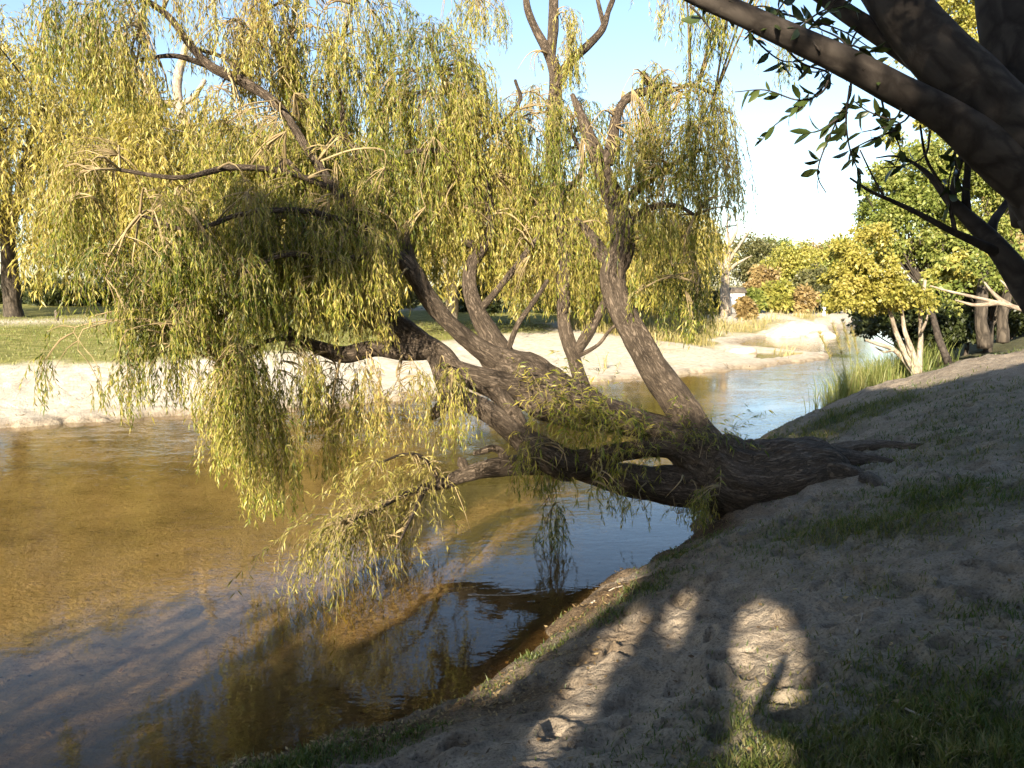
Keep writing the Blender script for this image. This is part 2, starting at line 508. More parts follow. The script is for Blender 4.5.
# grass patches of the near bank, given where they lie in the photo
GP = [(1010, 760, 0.95, 1.0), (900, 745, 0.60, 1.0), (800, 762, 0.45, 0.9), (745, 768, 0.30, 0.8), (960, 690, 0.40, 0.7), (1020, 690, 0.5, 0.8), (870, 520, 0.9, 0.9), (925, 505, 0.9, 0.8),
      (820, 545, 0.4, 0.5), (985, 440, 1.3, 0.5), (940, 432, 1.4, 0.5), (800, 442, 1.3, 1.1), (830, 427, 1.5, 1.0), (772, 447, 0.9, 1.1), (860, 412, 1.4, 0.8),
      (345, 752, 0.28, 0.9), (290, 766, 0.32, 1.0), (410, 735, 0.18, 0.8), (690, 552, 0.35, 0.9), (645, 592, 0.28, 0.9), (665, 580, 0.25, 0.9), (602, 618, 0.2, 0.7), (720, 535, 0.3, 0.8),
      (1000, 400, 1.5, 0.35), (770, 545, 0.3, 0.3), (730, 745, 0.2, 0.7), (985, 620, 0.3, 0.35), (890, 590, 0.25, 0.35)]
GPW = ground_hit([g[0] for g in GP], [g[1] for g in GP])


def grass_mask(x, y, dn):
    m = np.zeros_like(x)
    for (u, v, r, a), p in zip(GP, GPW):
        m = np.maximum(m, a * np.exp(-((x - p[0]) ** 2 + (y - p[1]) ** 2) / (r * r)))
    edge = np.exp(-((dn - 0.28) / 0.22) ** 2) * 0.5 * (np.hypot(x, y) < 26)
    m = np.maximum(m, edge * sstep(-0.3, 0.4, fbm(x * 1.1, y * 1.1, 2, 77)))
    m = m * (0.75 + 0.75 * fbm(x * 2.2, y * 2.2, 3, 71))
    m = m * (dn > 0.05)
    # behind the crest and behind the camera the bank is grassy
    return np.clip(np.maximum(m, sstep(16, 20, y) * 0.8 * (dn > 0.4)), 0, 1)


a_grass = np.where(gdn > 0, grass_mask(gx, gy, gdn), 0)
wsand = 5.6 + 4.4 * sstep(-8, 3, gx)
lawn = sstep(-0.5, 0.7, gdf - wsand + 0.9 * fbm(gx * 0.6, gy * 0.6, 3, 20)) * (gdf > 0)
right = sstep(3, 8, gx)
dry = sstep(-0.1, 0.35, fbm(gx * 0.22, gy * 0.12, 3, 23) - 0.05 + 0.25 * sstep(2.5, 9, gdf)) * right * (gdf > 1.2) * (1 - sstep(60, 80, gy) * 0)
path = np.exp(-((gdf - 27 - 2 * np.sin(gx * 0.1)) / 2.2) ** 2) * (gx < -5)
a_lawn = np.clip(lawn * (1 - right), 0, 1) * (1 - np.clip(path, 0, 1))
a_dry = np.clip(np.maximum(dry, lawn * right * 0.8), 0, 1)
a_far = (gdf > 0).astype(float)
w_near = np.exp(-np.clip(gdn, 0, None) / 0.30) * (gdn > 0)
a_wet = np.where(gdn > 0, w_near, np.where(gdf > 0, np.exp(-np.clip(gdf, 0, None) / 0.32), 0.0))
a_bed = ((gdn <= 0) & (gdf <= 0)).astype(float)
a_sand_sky = np.exp(-((-gdn - 4.2) / 2.6) ** 2) * (gdn <= 0) * (gdf <= 0) * (gy < 14) * (0.75 + 0.5 * fbm(gx * 0.5, gy * 0.5, 3, 48))  # pale sandy bed, lightened further to stand in for the sky's reflection
a_mud = np.exp(-np.clip(-gdn, 0, None) / 1.1) * (gdn <= 0) * (0.8 + 0.5 * fbm(gx * 0.8, gy * 0.8, 3, 47))
a_lit = np.where(gdn > 0, np.exp(-((gdn - 0.55) / 0.6) ** 2) * sstep(-0.4, 0.3, fbm(gx * 1.5, gy * 1.5, 3, 81)) * (gy < 9.5), 0)
na = len(ang); nr = len(rad)
i = np.arange(nr - 1)[:, None] * na; j = np.arange(na)[None]; j2 = (j + 1) % na
Q = np.stack([i + j, i + na + j, i + na + j2, i + j2], -1).reshape(-1, 4)
c0 = len(gx)
V = np.vstack([np.stack([gx, gy, gh], -1), [[0, 0, float(hgt(0, 0)[0])]]])
T = np.stack([np.arange(na), (np.arange(na) + 1) % na, np.full(na, c0)], -1)
ext = lambda a: np.append(a, 0.0)


def ground_material():
    m, nt, out = mat_new('river bank ground')
    L = nt.links.new
    tc = N(nt, 'ShaderNodeTexCoord')

    def attr(n):
        return N(nt, 'ShaderNodeAttribute', attribute_name=n).outputs['Fac']

    def noise(s, d=5.0, r=0.6, off=0):
        n = N(nt, 'ShaderNodeTexNoise', Scale=s, Detail=d, Roughness=r)
        mp = N(nt, 'ShaderNodeMapping'); mp.inputs['Location'].default_value = (off, off * 0.7, 0)
        L(tc.outputs['Object'], mp.inputs[0]); L(mp.outputs[0], n.inputs['Vector'])
        return n.outputs['Fac']

    def mix(f, a, b):
        x = N(nt, 'ShaderNodeMix', data_type='RGBA')
        if isinstance(f, (int, float)):
            x.inputs[0].default_value = f
        else:
            L(f, x.inputs[0])
        for s, k in ((a, 6), (b, 7)):
            if isinstance(s, tuple):
                x.inputs[k].default_value = (*s, 1)
            else:
                L(s, x.inputs[k])
        return x.outputs[2]

    def rmp(f, stops):
        r = ramp(nt, stops); L(f, r.inputs['Fac']); return r.outputs[0]
    fine = noise(55, 6, 0.7); mid_ = noise(4.5, 5, 0.6, 3); big = noise(0.8, 4, 0.55, 9)
    sand = rmp(mid_, [(0.3, (0.165, 0.130, 0.096)), (0.55, (0.26, 0.213, 0.160)), (0.8, (0.335, 0.28, 0.215))])
    speck = rmp(fine, [(0.34, (0.10, 0.08, 0.06)), (0.47, (0.5, 0.5, 0.5)), (0.75, (0.72, 0.7, 0.66))])
    ov = N(nt, 'ShaderNodeMix', data_type='RGBA', blend_type='OVERLAY'); ov.inputs[0].default_value = 0.7
    L(sand, ov.inputs[6]); L(speck, ov.inputs[7])
    sand = ov.outputs[2]
    fsand = rmp(mid_, [(0.3, (0.36, 0.31, 0.235)), (0.7, (0.60, 0.53, 0.42))])
    col = mix(attr('far'), sand, fsand)
    gr = rmp(fine, [(0.3, (0.020, 0.026, 0.010)), (0.55, (0.05, 0.06, 0.018)), (0.8, (0.12, 0.11, 0.045))])
    col = mix(attr('grass'), col, gr)
    lit = rmp(fine, [(0.35, (0.035, 0.022, 0.012)), (0.6, (0.13, 0.085, 0.045)), (0.8, (0.25, 0.18, 0.09))])
    col = mix(attr('litter'), col, lit)
    lw = rmp(noise(2.2, 6, 0.65, 21), [(0.3, (0.10, 0.11, 0.025)), (0.52, (0.19, 0.18, 0.05)), (0.75, (0.34, 0.28, 0.13))])
    col = mix(attr('lawn'), col, lw)
    dr = rmp(noise(1.6, 6, 0.65, 31), [(0.3, (0.16, 0.15, 0.045)), (0.55, (0.30, 0.25, 0.10)), (0.78, (0.42, 0.35, 0.19))])
    col = mix(attr('dry'), col, dr)
    wet = N(nt, 'ShaderNodeMix', data_type='RGBA', blend_type='MULTIPLY'); wf = N(nt, 'ShaderNodeMath', operation='MULTIPLY'); wf.inputs[1].default_value = 0.9
    L(attr('wet'), wf.inputs[0]); L(wf.outputs[0], wet.inputs[0]); L(col, wet.inputs[6]); wet.inputs[7].default_value = (0.34, 0.27, 0.20, 1)
    col = wet.outputs[2]
    bd = rmp(noise(0.9, 6, 0.62, 41), [(0.32, (0.13, 0.10, 0.06)), (0.5, (0.29, 0.235, 0.155)), (0.68, (0.39, 0.33, 0.225))])
    leafy = rmp(noise(9.0, 3, 0.5, 51), [(0.30, (0.25, 0.22, 0.2)), (0.40, (1, 1, 1))])
    bl = N(nt, 'ShaderNodeMix', data_type='RGBA', blend_type='MULTIPLY'); bl.inputs[0].default_value = 0.7
    L(bd, bl.inputs[6]); L(leafy, bl.inputs[7])
    col = mix(attr('bed'), col, mix(attr('mud'), mix(attr('sand_sky'), bl.outputs[2], rmp(noise(3.0, 6, 0.7, 43), [(0.30, (0.16, 0.13, 0.10)), (0.45, (0.44, 0.385, 0.32)), (0.7, (0.56, 0.50, 0.42))])), (0.05, 0.034, 0.018)))
    b = N(nt, 'ShaderNodeBsdfPrincipled', Roughness=0.93)
    b.inputs['Specular IOR Level'].default_value = 0.15
    hh = N(nt, 'ShaderNodeMath', operation='MULTIPLY_ADD'); hh.inputs[1].default_value = 0.35
    L(fine, hh.inputs[0]); L(noise(16, 5, 0.6, 61), hh.inputs[2])
    bp = N(nt, 'ShaderNodeBump', Strength=0.85, Distance=0.06)
    L(hh.outputs[0], bp.inputs['Height'])
    L(col, b.inputs['Base Color']); L(bp.outputs[0], b.inputs['Normal'])
    L(b.outputs[0], out.inputs['Surface'])
    return m


ground = mesh_obj('ground', V, [Q, T], ground_material(), None,
                  {'grass': ext(a_grass), 'lawn': ext(a_lawn), 'dry': ext(a_dry), 'far': ext(a_far), 'wet': ext(a_wet), 'bed': ext(a_bed), 'sand_sky': ext(np.clip(a_sand_sky, 0, 1)), 'mud': ext(np.clip(a_mud, 0, 1)), 'litter': ext(a_lit)}, True)
tag(ground, 'sandy river banks, lawn and shallow river bed', 'ground', kind='structure')


# ------------------------------------------------------------------ water
def water_material():
    m, nt, out = mat_new('river water')
    L = nt.links.new
    tc = N(nt, 'ShaderNodeTexCoord')
    mp = N(nt, 'ShaderNodeMapping'); mp.inputs['Scale'].default_value = (0.75, 1.5, 1); mp.inputs['Rotation'].default_value = (0, 0, math.radians(-20))
    L(tc.outputs['Object'], mp.inputs[0])
    n1 = N(nt, 'ShaderNodeTexNoise', Scale=8.0, Detail=2.0, Roughness=0.5, Distortion=0.4)
    n2 = N(nt, 'ShaderNodeTexNoise', Scale=1.3, Detail=2.0)
    n3 = N(nt, 'ShaderNodeTexNoise', Scale=0.25, Detail=3.0)
    for n in (n1, n2):
        L(mp.outputs[0], n.inputs['Vector'])
    L(tc.outputs['Object'], n3.inputs['Vector'])
    h = N(nt, 'ShaderNodeMath', operation='MULTIPLY_ADD'); h.inputs[1].default_value = 2.2
    L(n2.outputs['Fac'], h.inputs[0]); L(n1.outputs['Fac'], h.inputs[2])
    st = N(nt, 'ShaderNodeMapRange'); st.inputs['From Min'].default_value = 0.35; st.inputs['From Max'].default_value = 0.65
    st.inputs['To Min'].default_value = 0.03; st.inputs['To Max'].default_value = 0.17
    L(n3.outputs['Fac'], st.inputs['Value'])
    sx = N(nt, 'ShaderNodeSeparateXYZ'); L(tc.outputs['Object'], sx.inputs[0])
    yr = N(nt, 'ShaderNodeMapRange'); yr.inputs['From Min'].default_value = 7.0; yr.inputs['From Max'].default_value = 15.0
    yr.inputs['To Min'].default_value = 0.55; yr.inputs['To Max'].default_value = 2.3
    L(sx.outputs['Y'], yr.inputs['Value'])
    sm = N(nt, 'ShaderNodeMath', operation='MULTIPLY'); L(st.outputs[0], sm.inputs[0]); L(yr.outputs[0], sm.inputs[1])
    bp = N(nt, 'ShaderNodeBump', Distance=0.022)
    L(sm.outputs[0], bp.inputs['Strength']); L(h.outputs[0], bp.inputs['Height'])
    # Schlick reflectance, the same from above and from below so that sunlight reaches the bed
    ge = N(nt, 'ShaderNodeNewGeometry')
    dt = N(nt, 'ShaderNodeVectorMath', operation='DOT_PRODUCT'); L(ge.outputs['Incoming'], dt.inputs[0]); L(bp.outputs[0], dt.inputs[1])
    ab = N(nt, 'ShaderNodeMath', operation='ABSOLUTE'); L(dt.outputs['Value'], ab.inputs[0])
    om = N(nt, 'ShaderNodeMath', operation='SUBTRACT', use_clamp=True); om.inputs[0].default_value = 1.0; L(ab.outputs[0], om.inputs[1])
    pw = N(nt, 'ShaderNodeMath', operation='POWER'); L(om.outputs[0], pw.inputs[0]); pw.inputs[1].default_value = 5.0
    fr = N(nt, 'ShaderNodeMath', operation='MULTIPLY_ADD', use_clamp=True); L(pw.outputs[0], fr.inputs[0]); fr.inputs[1].default_value = 0.975; fr.inputs[2].default_value = 0.025
    gl = N(nt, 'ShaderNodeBsdfGlossy', Roughness=0.02); gl.inputs['Color'].default_value = (0.97, 0.97, 0.97, 1)
    L(bp.outputs[0], gl.inputs['Normal'])
    tr = N(nt, 'ShaderNodeBsdfTransparent'); tr.inputs['Color'].default_value = (0.63, 0.53, 0.365, 1)
    mx = N(nt, 'ShaderNodeMixShader')
    L(fr.outputs[0], mx.inputs[0]); L(tr.outputs[0], mx.inputs[1]); L(gl.outputs[0], mx.inputs[2])
    L(mx.outputs[0], out.inputs['Surface'])
    return m


wv = np.array([(-420, -330, 0), (420, -330, 0), (420, 530, 0), (-420, 530, 0)], float)
water = mesh_obj('river_water', wv, [np.array([[0, 1, 2, 3]])], water_material())
tag(water, 'shallow brown river with fine ripples', 'river', kind='structure')

# ------------------------------------------------------------------ the leaning willow
base = ground_hit([815], [485])[0]
W0 = base.copy()
willow = thing('willow_tree', 'old willow leaning from the near bank out over the brown river', 'willow tree', W0)


def limb_pts(L):
    P = np.array([at(u, v, d) for u, v, d, r in L])
    R = np.array([r * d / FPX for u, v, d, r in L])
    return P, R


SAMPLES = []


def limb(L, geo, sides=16, step=0.05, rough=0.13, seed=1, wob=0.25):
    P, R = limb_pts(L)
    C, r = geo.tube(P, R, sides, step, rough, seed, wob)
    SAMPLES.append((C, r))
    return C, r


g = Geo()
limb([(862, 520, 9.5, 6), (842, 496, 9.4, 15), (820, 477, 9.35, 28), (790, 474, 9.35, 35), (745, 476, 9.45, 39), (708, 466, 9.55, 36), (682, 446, 9.6, 20), (650, 429, 9.65, 13.5), (615, 418, 9.7, 15), (583, 407, 9.7, 21), (545, 391, 9.7, 26), (515, 372, 9.7, 25), (492, 356, 9.7, 15), (480, 348, 9.7, 8)],
     g, 64, 0.022, 0.16, 1, 0.12)
limb([(850, 496, 9.1, 6), (828, 488, 9.2, 13), (800, 485, 9.3, 20), (760, 485, 9.35, 24)], g, 14, 0.05, 0.2, 3)
g.build('trunk', M_BARK, willow, W0, True)
for k, (pts, r0) in enumerate([([(826, 462), (858, 453), (890, 448), (925, 446)], 0.20), ([(834, 470), (866, 465), (896, 462)], 0.19), ([(832, 480), (860, 482), (888, 490)], 0.17)]):
    G = ground_hit([p[0] for p in pts], [p[1] for p in pts])
    fr_ = np.linspace(0, 1, len(G))
    rr_ = r0 * (1 - 0.8 * fr_)
    G[:, 2] += rr_ * (0.15 - 0.95 * fr_)
    st_ = G[0] * 0.35 + at(790, 474, 9.4) * 0.65
    g = Geo()
    g.tube(np.vstack([[st_], G]), np.concatenate([[r0 * 1.15], rr_]), 20, 0.03, 0.22, 120 + k, 0.5)
    g.build('root', M_BARK, willow, W0, True)

LIMBS = {}


def limb_part(key, paths, sides=16, rough=0.13, seed=1, step=0.05):
    g = Geo(); cs = []
    for k, L in enumerate(paths):
        cs.append(limb(L, g, sides if k == 0 else max(8, sides - 4), step, rough, seed + k * 7))
    o = g.build('limb', M_BARK, willow, W0, True)
    LIMBS[key] = (o, np.vstack([c for c, r in cs]), cs)


# lowest limb, skimming the water
limb_part('low', [[(735, 484, 9.45, 28), (695, 489, 9.45, 21), (655, 485, 9.5, 18), (620, 477, 9.5, 16), (590, 470, 9.55, 13), (560, 465, 9.6, 12), (520, 464, 9.65, 10.5), (490, 467, 9.7, 10), (466, 474, 9.7, 8), (446, 484, 9.55, 6), (425, 488, 9.3, 4), (398, 498, 8.8, 2.8), (372, 512, 8.25, 2.0), (345, 524, 7.8, 1.3)],
                  [(503, 460, 9.68, 5), (500, 452, 9.68, 4), (492, 449, 9.68, 3.6), (482, 452, 9.68, 3.2), (474, 454, 9.7, 2.4)],
                  [(466, 470, 9.7, 4), (462, 462, 9.7, 5.5), (459, 458, 9.7, 2)],
                  [(440, 480, 9.5, 3), (432, 468, 9.4, 2.2), (420, 456, 9.2, 1.8), (402, 455, 8.9, 1.4), (380, 463, 8.5, 1.0)],
                  [(424, 488, 9.3, 3), (416, 508, 8.8, 1.8), (405, 530, 8.3, 1.4), (396, 548, 8.0, 1.0)]], 18, 0.16, 11)
# limb over it, lit, arched to a stub
limb_part('arch', [[(706, 462, 9.5, 22), (672, 447, 9.45, 10), (642, 448, 9.45, 9), (612, 453, 9.45, 10), (588, 460, 9.4, 13), (566, 464, 9.3, 16), (541, 452, 9.25, 16), (512, 430, 9.25, 12.5), (487, 412, 9.3, 10.5), (465, 401, 9.35, 10), (446, 388, 9.4, 8.5), (438, 368, 9.5, 7.5), (430, 350, 9.6, 8)],
                   [(452, 400, 9.45, 8), (441, 409, 9.45, 7), (431, 418, 9.4, 3.5), (426, 416, 9.4, 1.5)],
                   [(540, 455, 9.2, 5), (525, 430, 9.2, 6), (510, 408, 9.3, 7), (498, 395, 9.4, 9), (490, 385, 9.5, 8)],
                   [(525, 445, 9.15, 1.5), (522, 428, 9.2, 2.5), (512, 410, 9.2, 2.6), (505, 423, 9.2, 1.6), (500, 428, 9.2, 1)]], 30, 0.15, 21)
# middle limb to the knot and the sideways limb
limb_part('middle', [[(532, 392, 9.65, 17), (502, 388, 9.55, 14), (476, 381, 9.5, 12.5), (456, 371, 9.55, 10), (441, 354, 9.6, 10), (420, 343, 9.65, 13), (395, 328, 9.7, 16), (372, 312, 9.9, 13), (350, 305, 10.2, 11), (325, 310, 10.5, 9), (295, 300, 10.9, 7), (262, 282, 11.3, 5)],
                     [(430, 350, 9.6, 11), (405, 353, 9.5, 9), (375, 350, 9.4, 8), (345, 355, 9.2, 8), (318, 348, 9.1, 6.5), (296, 338, 9.0, 5), (282, 326, 8.9, 4), (268, 323, 8.9, 2.5), (258, 325, 8.8, 1.5)],
                     [(296, 338, 9.0, 3), (270, 340, 8.8, 2.2), (252, 352, 8.7, 1.6), (240, 372, 8.6, 1.1)]], 30, 0.14, 31)
# dark limb climbing left
limb_part('left', [[(510, 368, 9.65, 13), (472, 345, 9.5, 9), (446, 322, 9.4, 8.5), (428, 298, 9.3, 9), (415, 276, 9.2, 9.5), (404, 262, 9.15, 8), (385, 250, 9.1, 6), (360, 225, 9.0, 5), (335, 190, 9.0, 4.5), (305, 145, 9.0, 4.2), (278, 105, 9.0, 4.5), (245, 82, 9.0, 5.2), (212, 68, 8.9, 4.6), (190, 45, 8.8, 3.8), (170, 18, 8.8, 3.4), (148, 2, 8.7, 2.8), (120, -12, 8.6, 2)],
                   [(410, 270, 9.2, 8), (405, 245, 9.3, 6), (392, 215, 9.5, 5), (372, 180, 9.6, 4.5), (345, 140, 9.6, 4.2), (318, 118, 9.6, 4), (297, 88, 9.6, 3.6), (280, 55, 9.6, 3.2), (266, 20, 9.6, 2.8), (262, -8, 9.6, 2)],
                   [(345, 140, 9.6, 3), (340, 95, 9.8, 2.5), (330, 62, 9.9, 2.2), (345, 30, 10, 1.8), (352, 4, 10, 1.4)],
                   [(245, 82, 9.0, 3.2), (228, 60, 9.1, 2.2), (200, 50, 9.1, 1.8)],
                   [(205, 65, 8.9, 3), (175, 56, 8.7, 2.2), (140, 60, 8.6, 1.6)],
                   [(335, 190, 9.0, 3), (285, 172, 8.7, 3), (230, 168, 8.4, 3.2), (180, 178, 8.2, 2.4), (120, 170, 8.0, 1.8)],
                   [(300, 175, 8.8, 2.6), (285, 160, 8.8, 2.2), (272, 178, 8.7, 2.2), (258, 165, 8.6, 1.6)],
                   [(360, 225, 9.0, 3), (300, 210, 8.5, 3), (240, 215, 8.2, 2.6), (190, 230, 8.0, 2), (140, 215, 7.9, 1.5)],
                   [(385, 250, 9.1, 4), (335, 262, 8.6, 3), (285, 255, 8.3, 2.5), (240, 275, 8.1, 2)]], 14, 0.13, 41)
# pale limb climbing from the knuckle
limb_part('pale', [[(512, 372, 9.75, 17), (492, 340, 9.75, 11), (477, 312, 9.8, 8.5), (470, 288, 9.85, 7.5), (472, 268, 9.9, 7), (482, 248, 9.95, 6.5), (489, 225, 10, 5), (486, 190, 10, 4), (470, 150, 10, 3.4), (455, 110, 10, 3), (440, 70, 10, 2.6), (428, 38, 10, 2)],
                   [(484, 250, 9.95, 5), (474, 245, 9.9, 4.5), (463, 241, 9.8, 4)],
                   [(478, 312, 9.8, 4), (498, 290, 9.9, 3.2), (520, 262, 10, 3), (540, 235, 10.1, 2.4)],
                   [(508, 350, 9.7, 3), (518, 325, 9.7, 2.8), (535, 300, 9.7, 2.5), (548, 280, 9.7, 2)],
                   [(470, 150, 10, 2.6), (500, 125, 10, 2.4), (520, 100, 10, 2), (515, 80, 10, 1.5)],
                   [(486, 190, 10, 3), (450, 178, 9.9, 2.6), (420, 150, 9.8, 2.2), (400, 110, 9.8, 1.8), (390, 70, 9.8, 1.4)],
                   [(486, 190, 10, 2.6), (440, 152, 9.5, 2.4), (405, 152, 9.3, 2)]], 14, 0.12, 61)
# dark forked limb rising to the bare crown tip
limb_part('tall', [[(600, 425, 9.8, 11.76), (583, 392, 9.9, 7.56), (573, 360, 10, 7.14), (566, 328, 10.1, 6.72), (563, 290, 10.2, 6.30), (563, 245, 10.3, 5.88), (557, 200, 10.4, 5.88), (553, 150, 10.5, 6.30), (555, 110, 10.6, 7.14), (556, 78, 10.6, 6.72), (548, 52, 10.6, 5.46), (536, 30, 10.6, 4.20), (528, 8, 10.6, 3.36), (526, -15, 10.6, 2.52)],
                   [(573, 360, 10, 5.04), (588, 335, 10.05, 5.88), (602, 308, 10.1, 4.20), (612, 285, 10.15, 2.94)],
                   [(575, 358, 10, 2.52), (598, 345, 9.9, 1.85), (612, 328, 9.8, 1.68), (628, 318, 9.7, 1.34)],
                   [(555, 90, 10.6, 5.04), (572, 60, 10.6, 5.04), (588, 45, 10.6, 4.20), (603, 28, 10.6, 3.70), (608, 12, 10.6, 2.86), (616, -8, 10.6, 2.18)],
                   [(604, 26, 10.6, 2.52), (600, 10, 10.6, 2.18), (596, -8, 10.6, 1.68)],
                   [(550, 60, 10.6, 4.62), (552, 30, 10.6, 5.46), (553, 0, 10.6, 5.04), (556, -30, 10.6, 4.20)],
                   [(557, 200, 10.4, 3.36), (585, 165, 10.3, 2.52), (570, 130, 10.3, 1.85)],
                   [(560, 240, 10.3, 2.94), (535, 205, 10.2, 2.52), (520, 160, 10.2, 2.02), (505, 130, 10.2, 1.34)]], 14, 0.14, 81)
# pale limb on the right
limb_part('right', [[(706, 462, 9.5, 24.36), (692, 428, 9.6, 17.40), (672, 395, 9.65, 15.22), (652, 362, 9.7, 13.92), (634, 328, 9.75, 13.05), (620, 298, 9.8, 12.62), (614, 270, 9.85, 13.05), (624, 244, 9.9, 12.62), (622, 215, 9.9, 11.31), (610, 185, 9.9, 10.01), (600, 160, 9.95, 8.70), (590, 135, 10, 6.09), (578, 110, 10, 3.92), (572, 95, 10, 2.17)],
                    [(612, 262, 9.85, 7.83), (598, 247, 9.9, 6.96), (588, 232, 9.9, 4.35), (575, 218, 9.9, 2.61)],
                    [(605, 165, 9.9, 6.96), (612, 140, 9.9, 5.66), (616, 118, 9.9, 4.79), (624, 102, 9.9, 4.52), (638, 93, 9.9, 4.35), (653, 92, 9.9, 4.00), (661, 99, 9.8, 2.96), (670, 112, 9.7, 1.91)],
                    [(654, 92, 9.9, 3.92), (648, 82, 9.9, 3.92), (642, 74, 10, 3.04)],
                    [(656, 90, 9.9, 2.61), (664, 84, 9.9, 2.09), (672, 84, 9.9, 1.39)],
                    [(622, 205, 9.9, 4.35), (650, 180, 9.8, 3.48), (680, 160, 9.7, 2.61), (705, 148, 9.6, 1.74)],
                    [(628, 225, 9.9, 3.48), (650, 208, 9.8, 3.04), (675, 205, 9.7, 2.26), (695, 215, 9.6, 1.57)],
                    [(660, 95, 9.9, 2.61), (690, 85, 9.8, 2.09), (715, 95, 9.7, 1.39)]], 30, 0.13, 101)

WS = {k: v[1] for k, v in LIMBS.items()}
STEM = {k: Geo() for k in LIMBS}
LEAF = {k: Geo() for k in LIMBS}


def cluster(key, u, vt, hw, vb, d, dens=1.0, dd=0.5, lmin=0.35, lmax=1.5, branchlets=3, droop=0.45, per=2):
    """a hanging mass of shoots: branchlets arch from the limb to the top of the mass, shoots hang from them"""
    S = WS[key]
    px = d / FPX
    top = at(u, vt + 0.15 * (vb - vt), d)
    q = S[np.argmin(np.linalg.norm(S - top, axis=1) + 0.4 * np.clip(S[:, 2] - top[2], 0, None))]
    anchors = []
    for b in range(branchlets):
        e = at(u + hw * rng.uniform(-0.9, 0.9), vt + rng.uniform(0.0, 0.35) * (vb - vt), d + rng.uniform(-dd, dd))
        mid = q * 0.45 + e * 0.55 + np.array([0, 0, 0.22 * np.linalg.norm(e - q)]) * rng.uniform(0.3, 1.0)
        C, r = STEM[key].tube([q, mid, e, e + np.array([rng.uniform(-.15, .15), rng.uniform(-.15, .15), -0.2])], [0.016, 0.011, 0.006, 0.003], 5, 0.12, 0, b)
        anchors.append(C[len(C) // 3:])
    anchors = np.vstack(anchors)
    n = max(4, int(dens * 2 * hw * (vb - vt) / 52.0))
    nt_ = max(2, n // 15)
    tu = hw * np.clip(rng.normal(size=nt_) * 0.6, -1.15, 1.15); tf = rng.random(nt_) ** 1.3; td = rng.uniform(-dd, dd, nt_)
    ti = rng.integers(0, nt_, n)
    us = u + tu[ti] + rng.normal(size=n) * min(4.5, hw * 0.3)
    f = np.clip(tf[ti] + rng.normal(size=n) * 0.14, 0, 1)
    edge = 1 - 0.45 * np.abs(us - u) / hw
    vs = vt + (1 - edge) * 0.35 * (vb - vt) + f * 0.66 * (vb - vt)
    ds = d + td[ti] + rng.normal(size=n) * 0.06
    st = np.array([at(a, b, c) for a, b, c in zip(us, vs, ds)])
    maxl = np.maximum((vb - vs) * px * rng.uniform(0.75, 1.12, n), 0.15)
    ln = np.minimum(rng.uniform(lmin, lmax, n), maxl)
    # small feeder twigs tie a third of the shoots back to a branchlet
    k = rng.random(n) < 0.35
    for p in st[k][:60]:
        a = anchors[np.argmin(np.linalg.norm(anchors - p, axis=1))]
        if np.linalg.norm(a - p) > 0.05:
            m = (a + p) / 2 + np.array([0, 0, 0.12 * np.linalg.norm(a - p)])
            STEM[key].tube([a, m, p], [0.006, 0.005, 0.0035], 4, 0.15, 0)
    out = st - anchors[np.argmin(np.linalg.norm(anchors[None, ::4] - st[:, None], axis=2), axis=1) * 4 if len(anchors) > 4 else np.zeros(n, int)]
    dirs = unit(out) * 0.5 + rng.normal(size=(n, 3)) * 0.35 + np.array([0, 0, 0.1])
    strands(STEM[key], LEAF[key], st, dirs, ln, 0.040, 0.064, 0.0106, droop, per, 0.0026, 0.40)


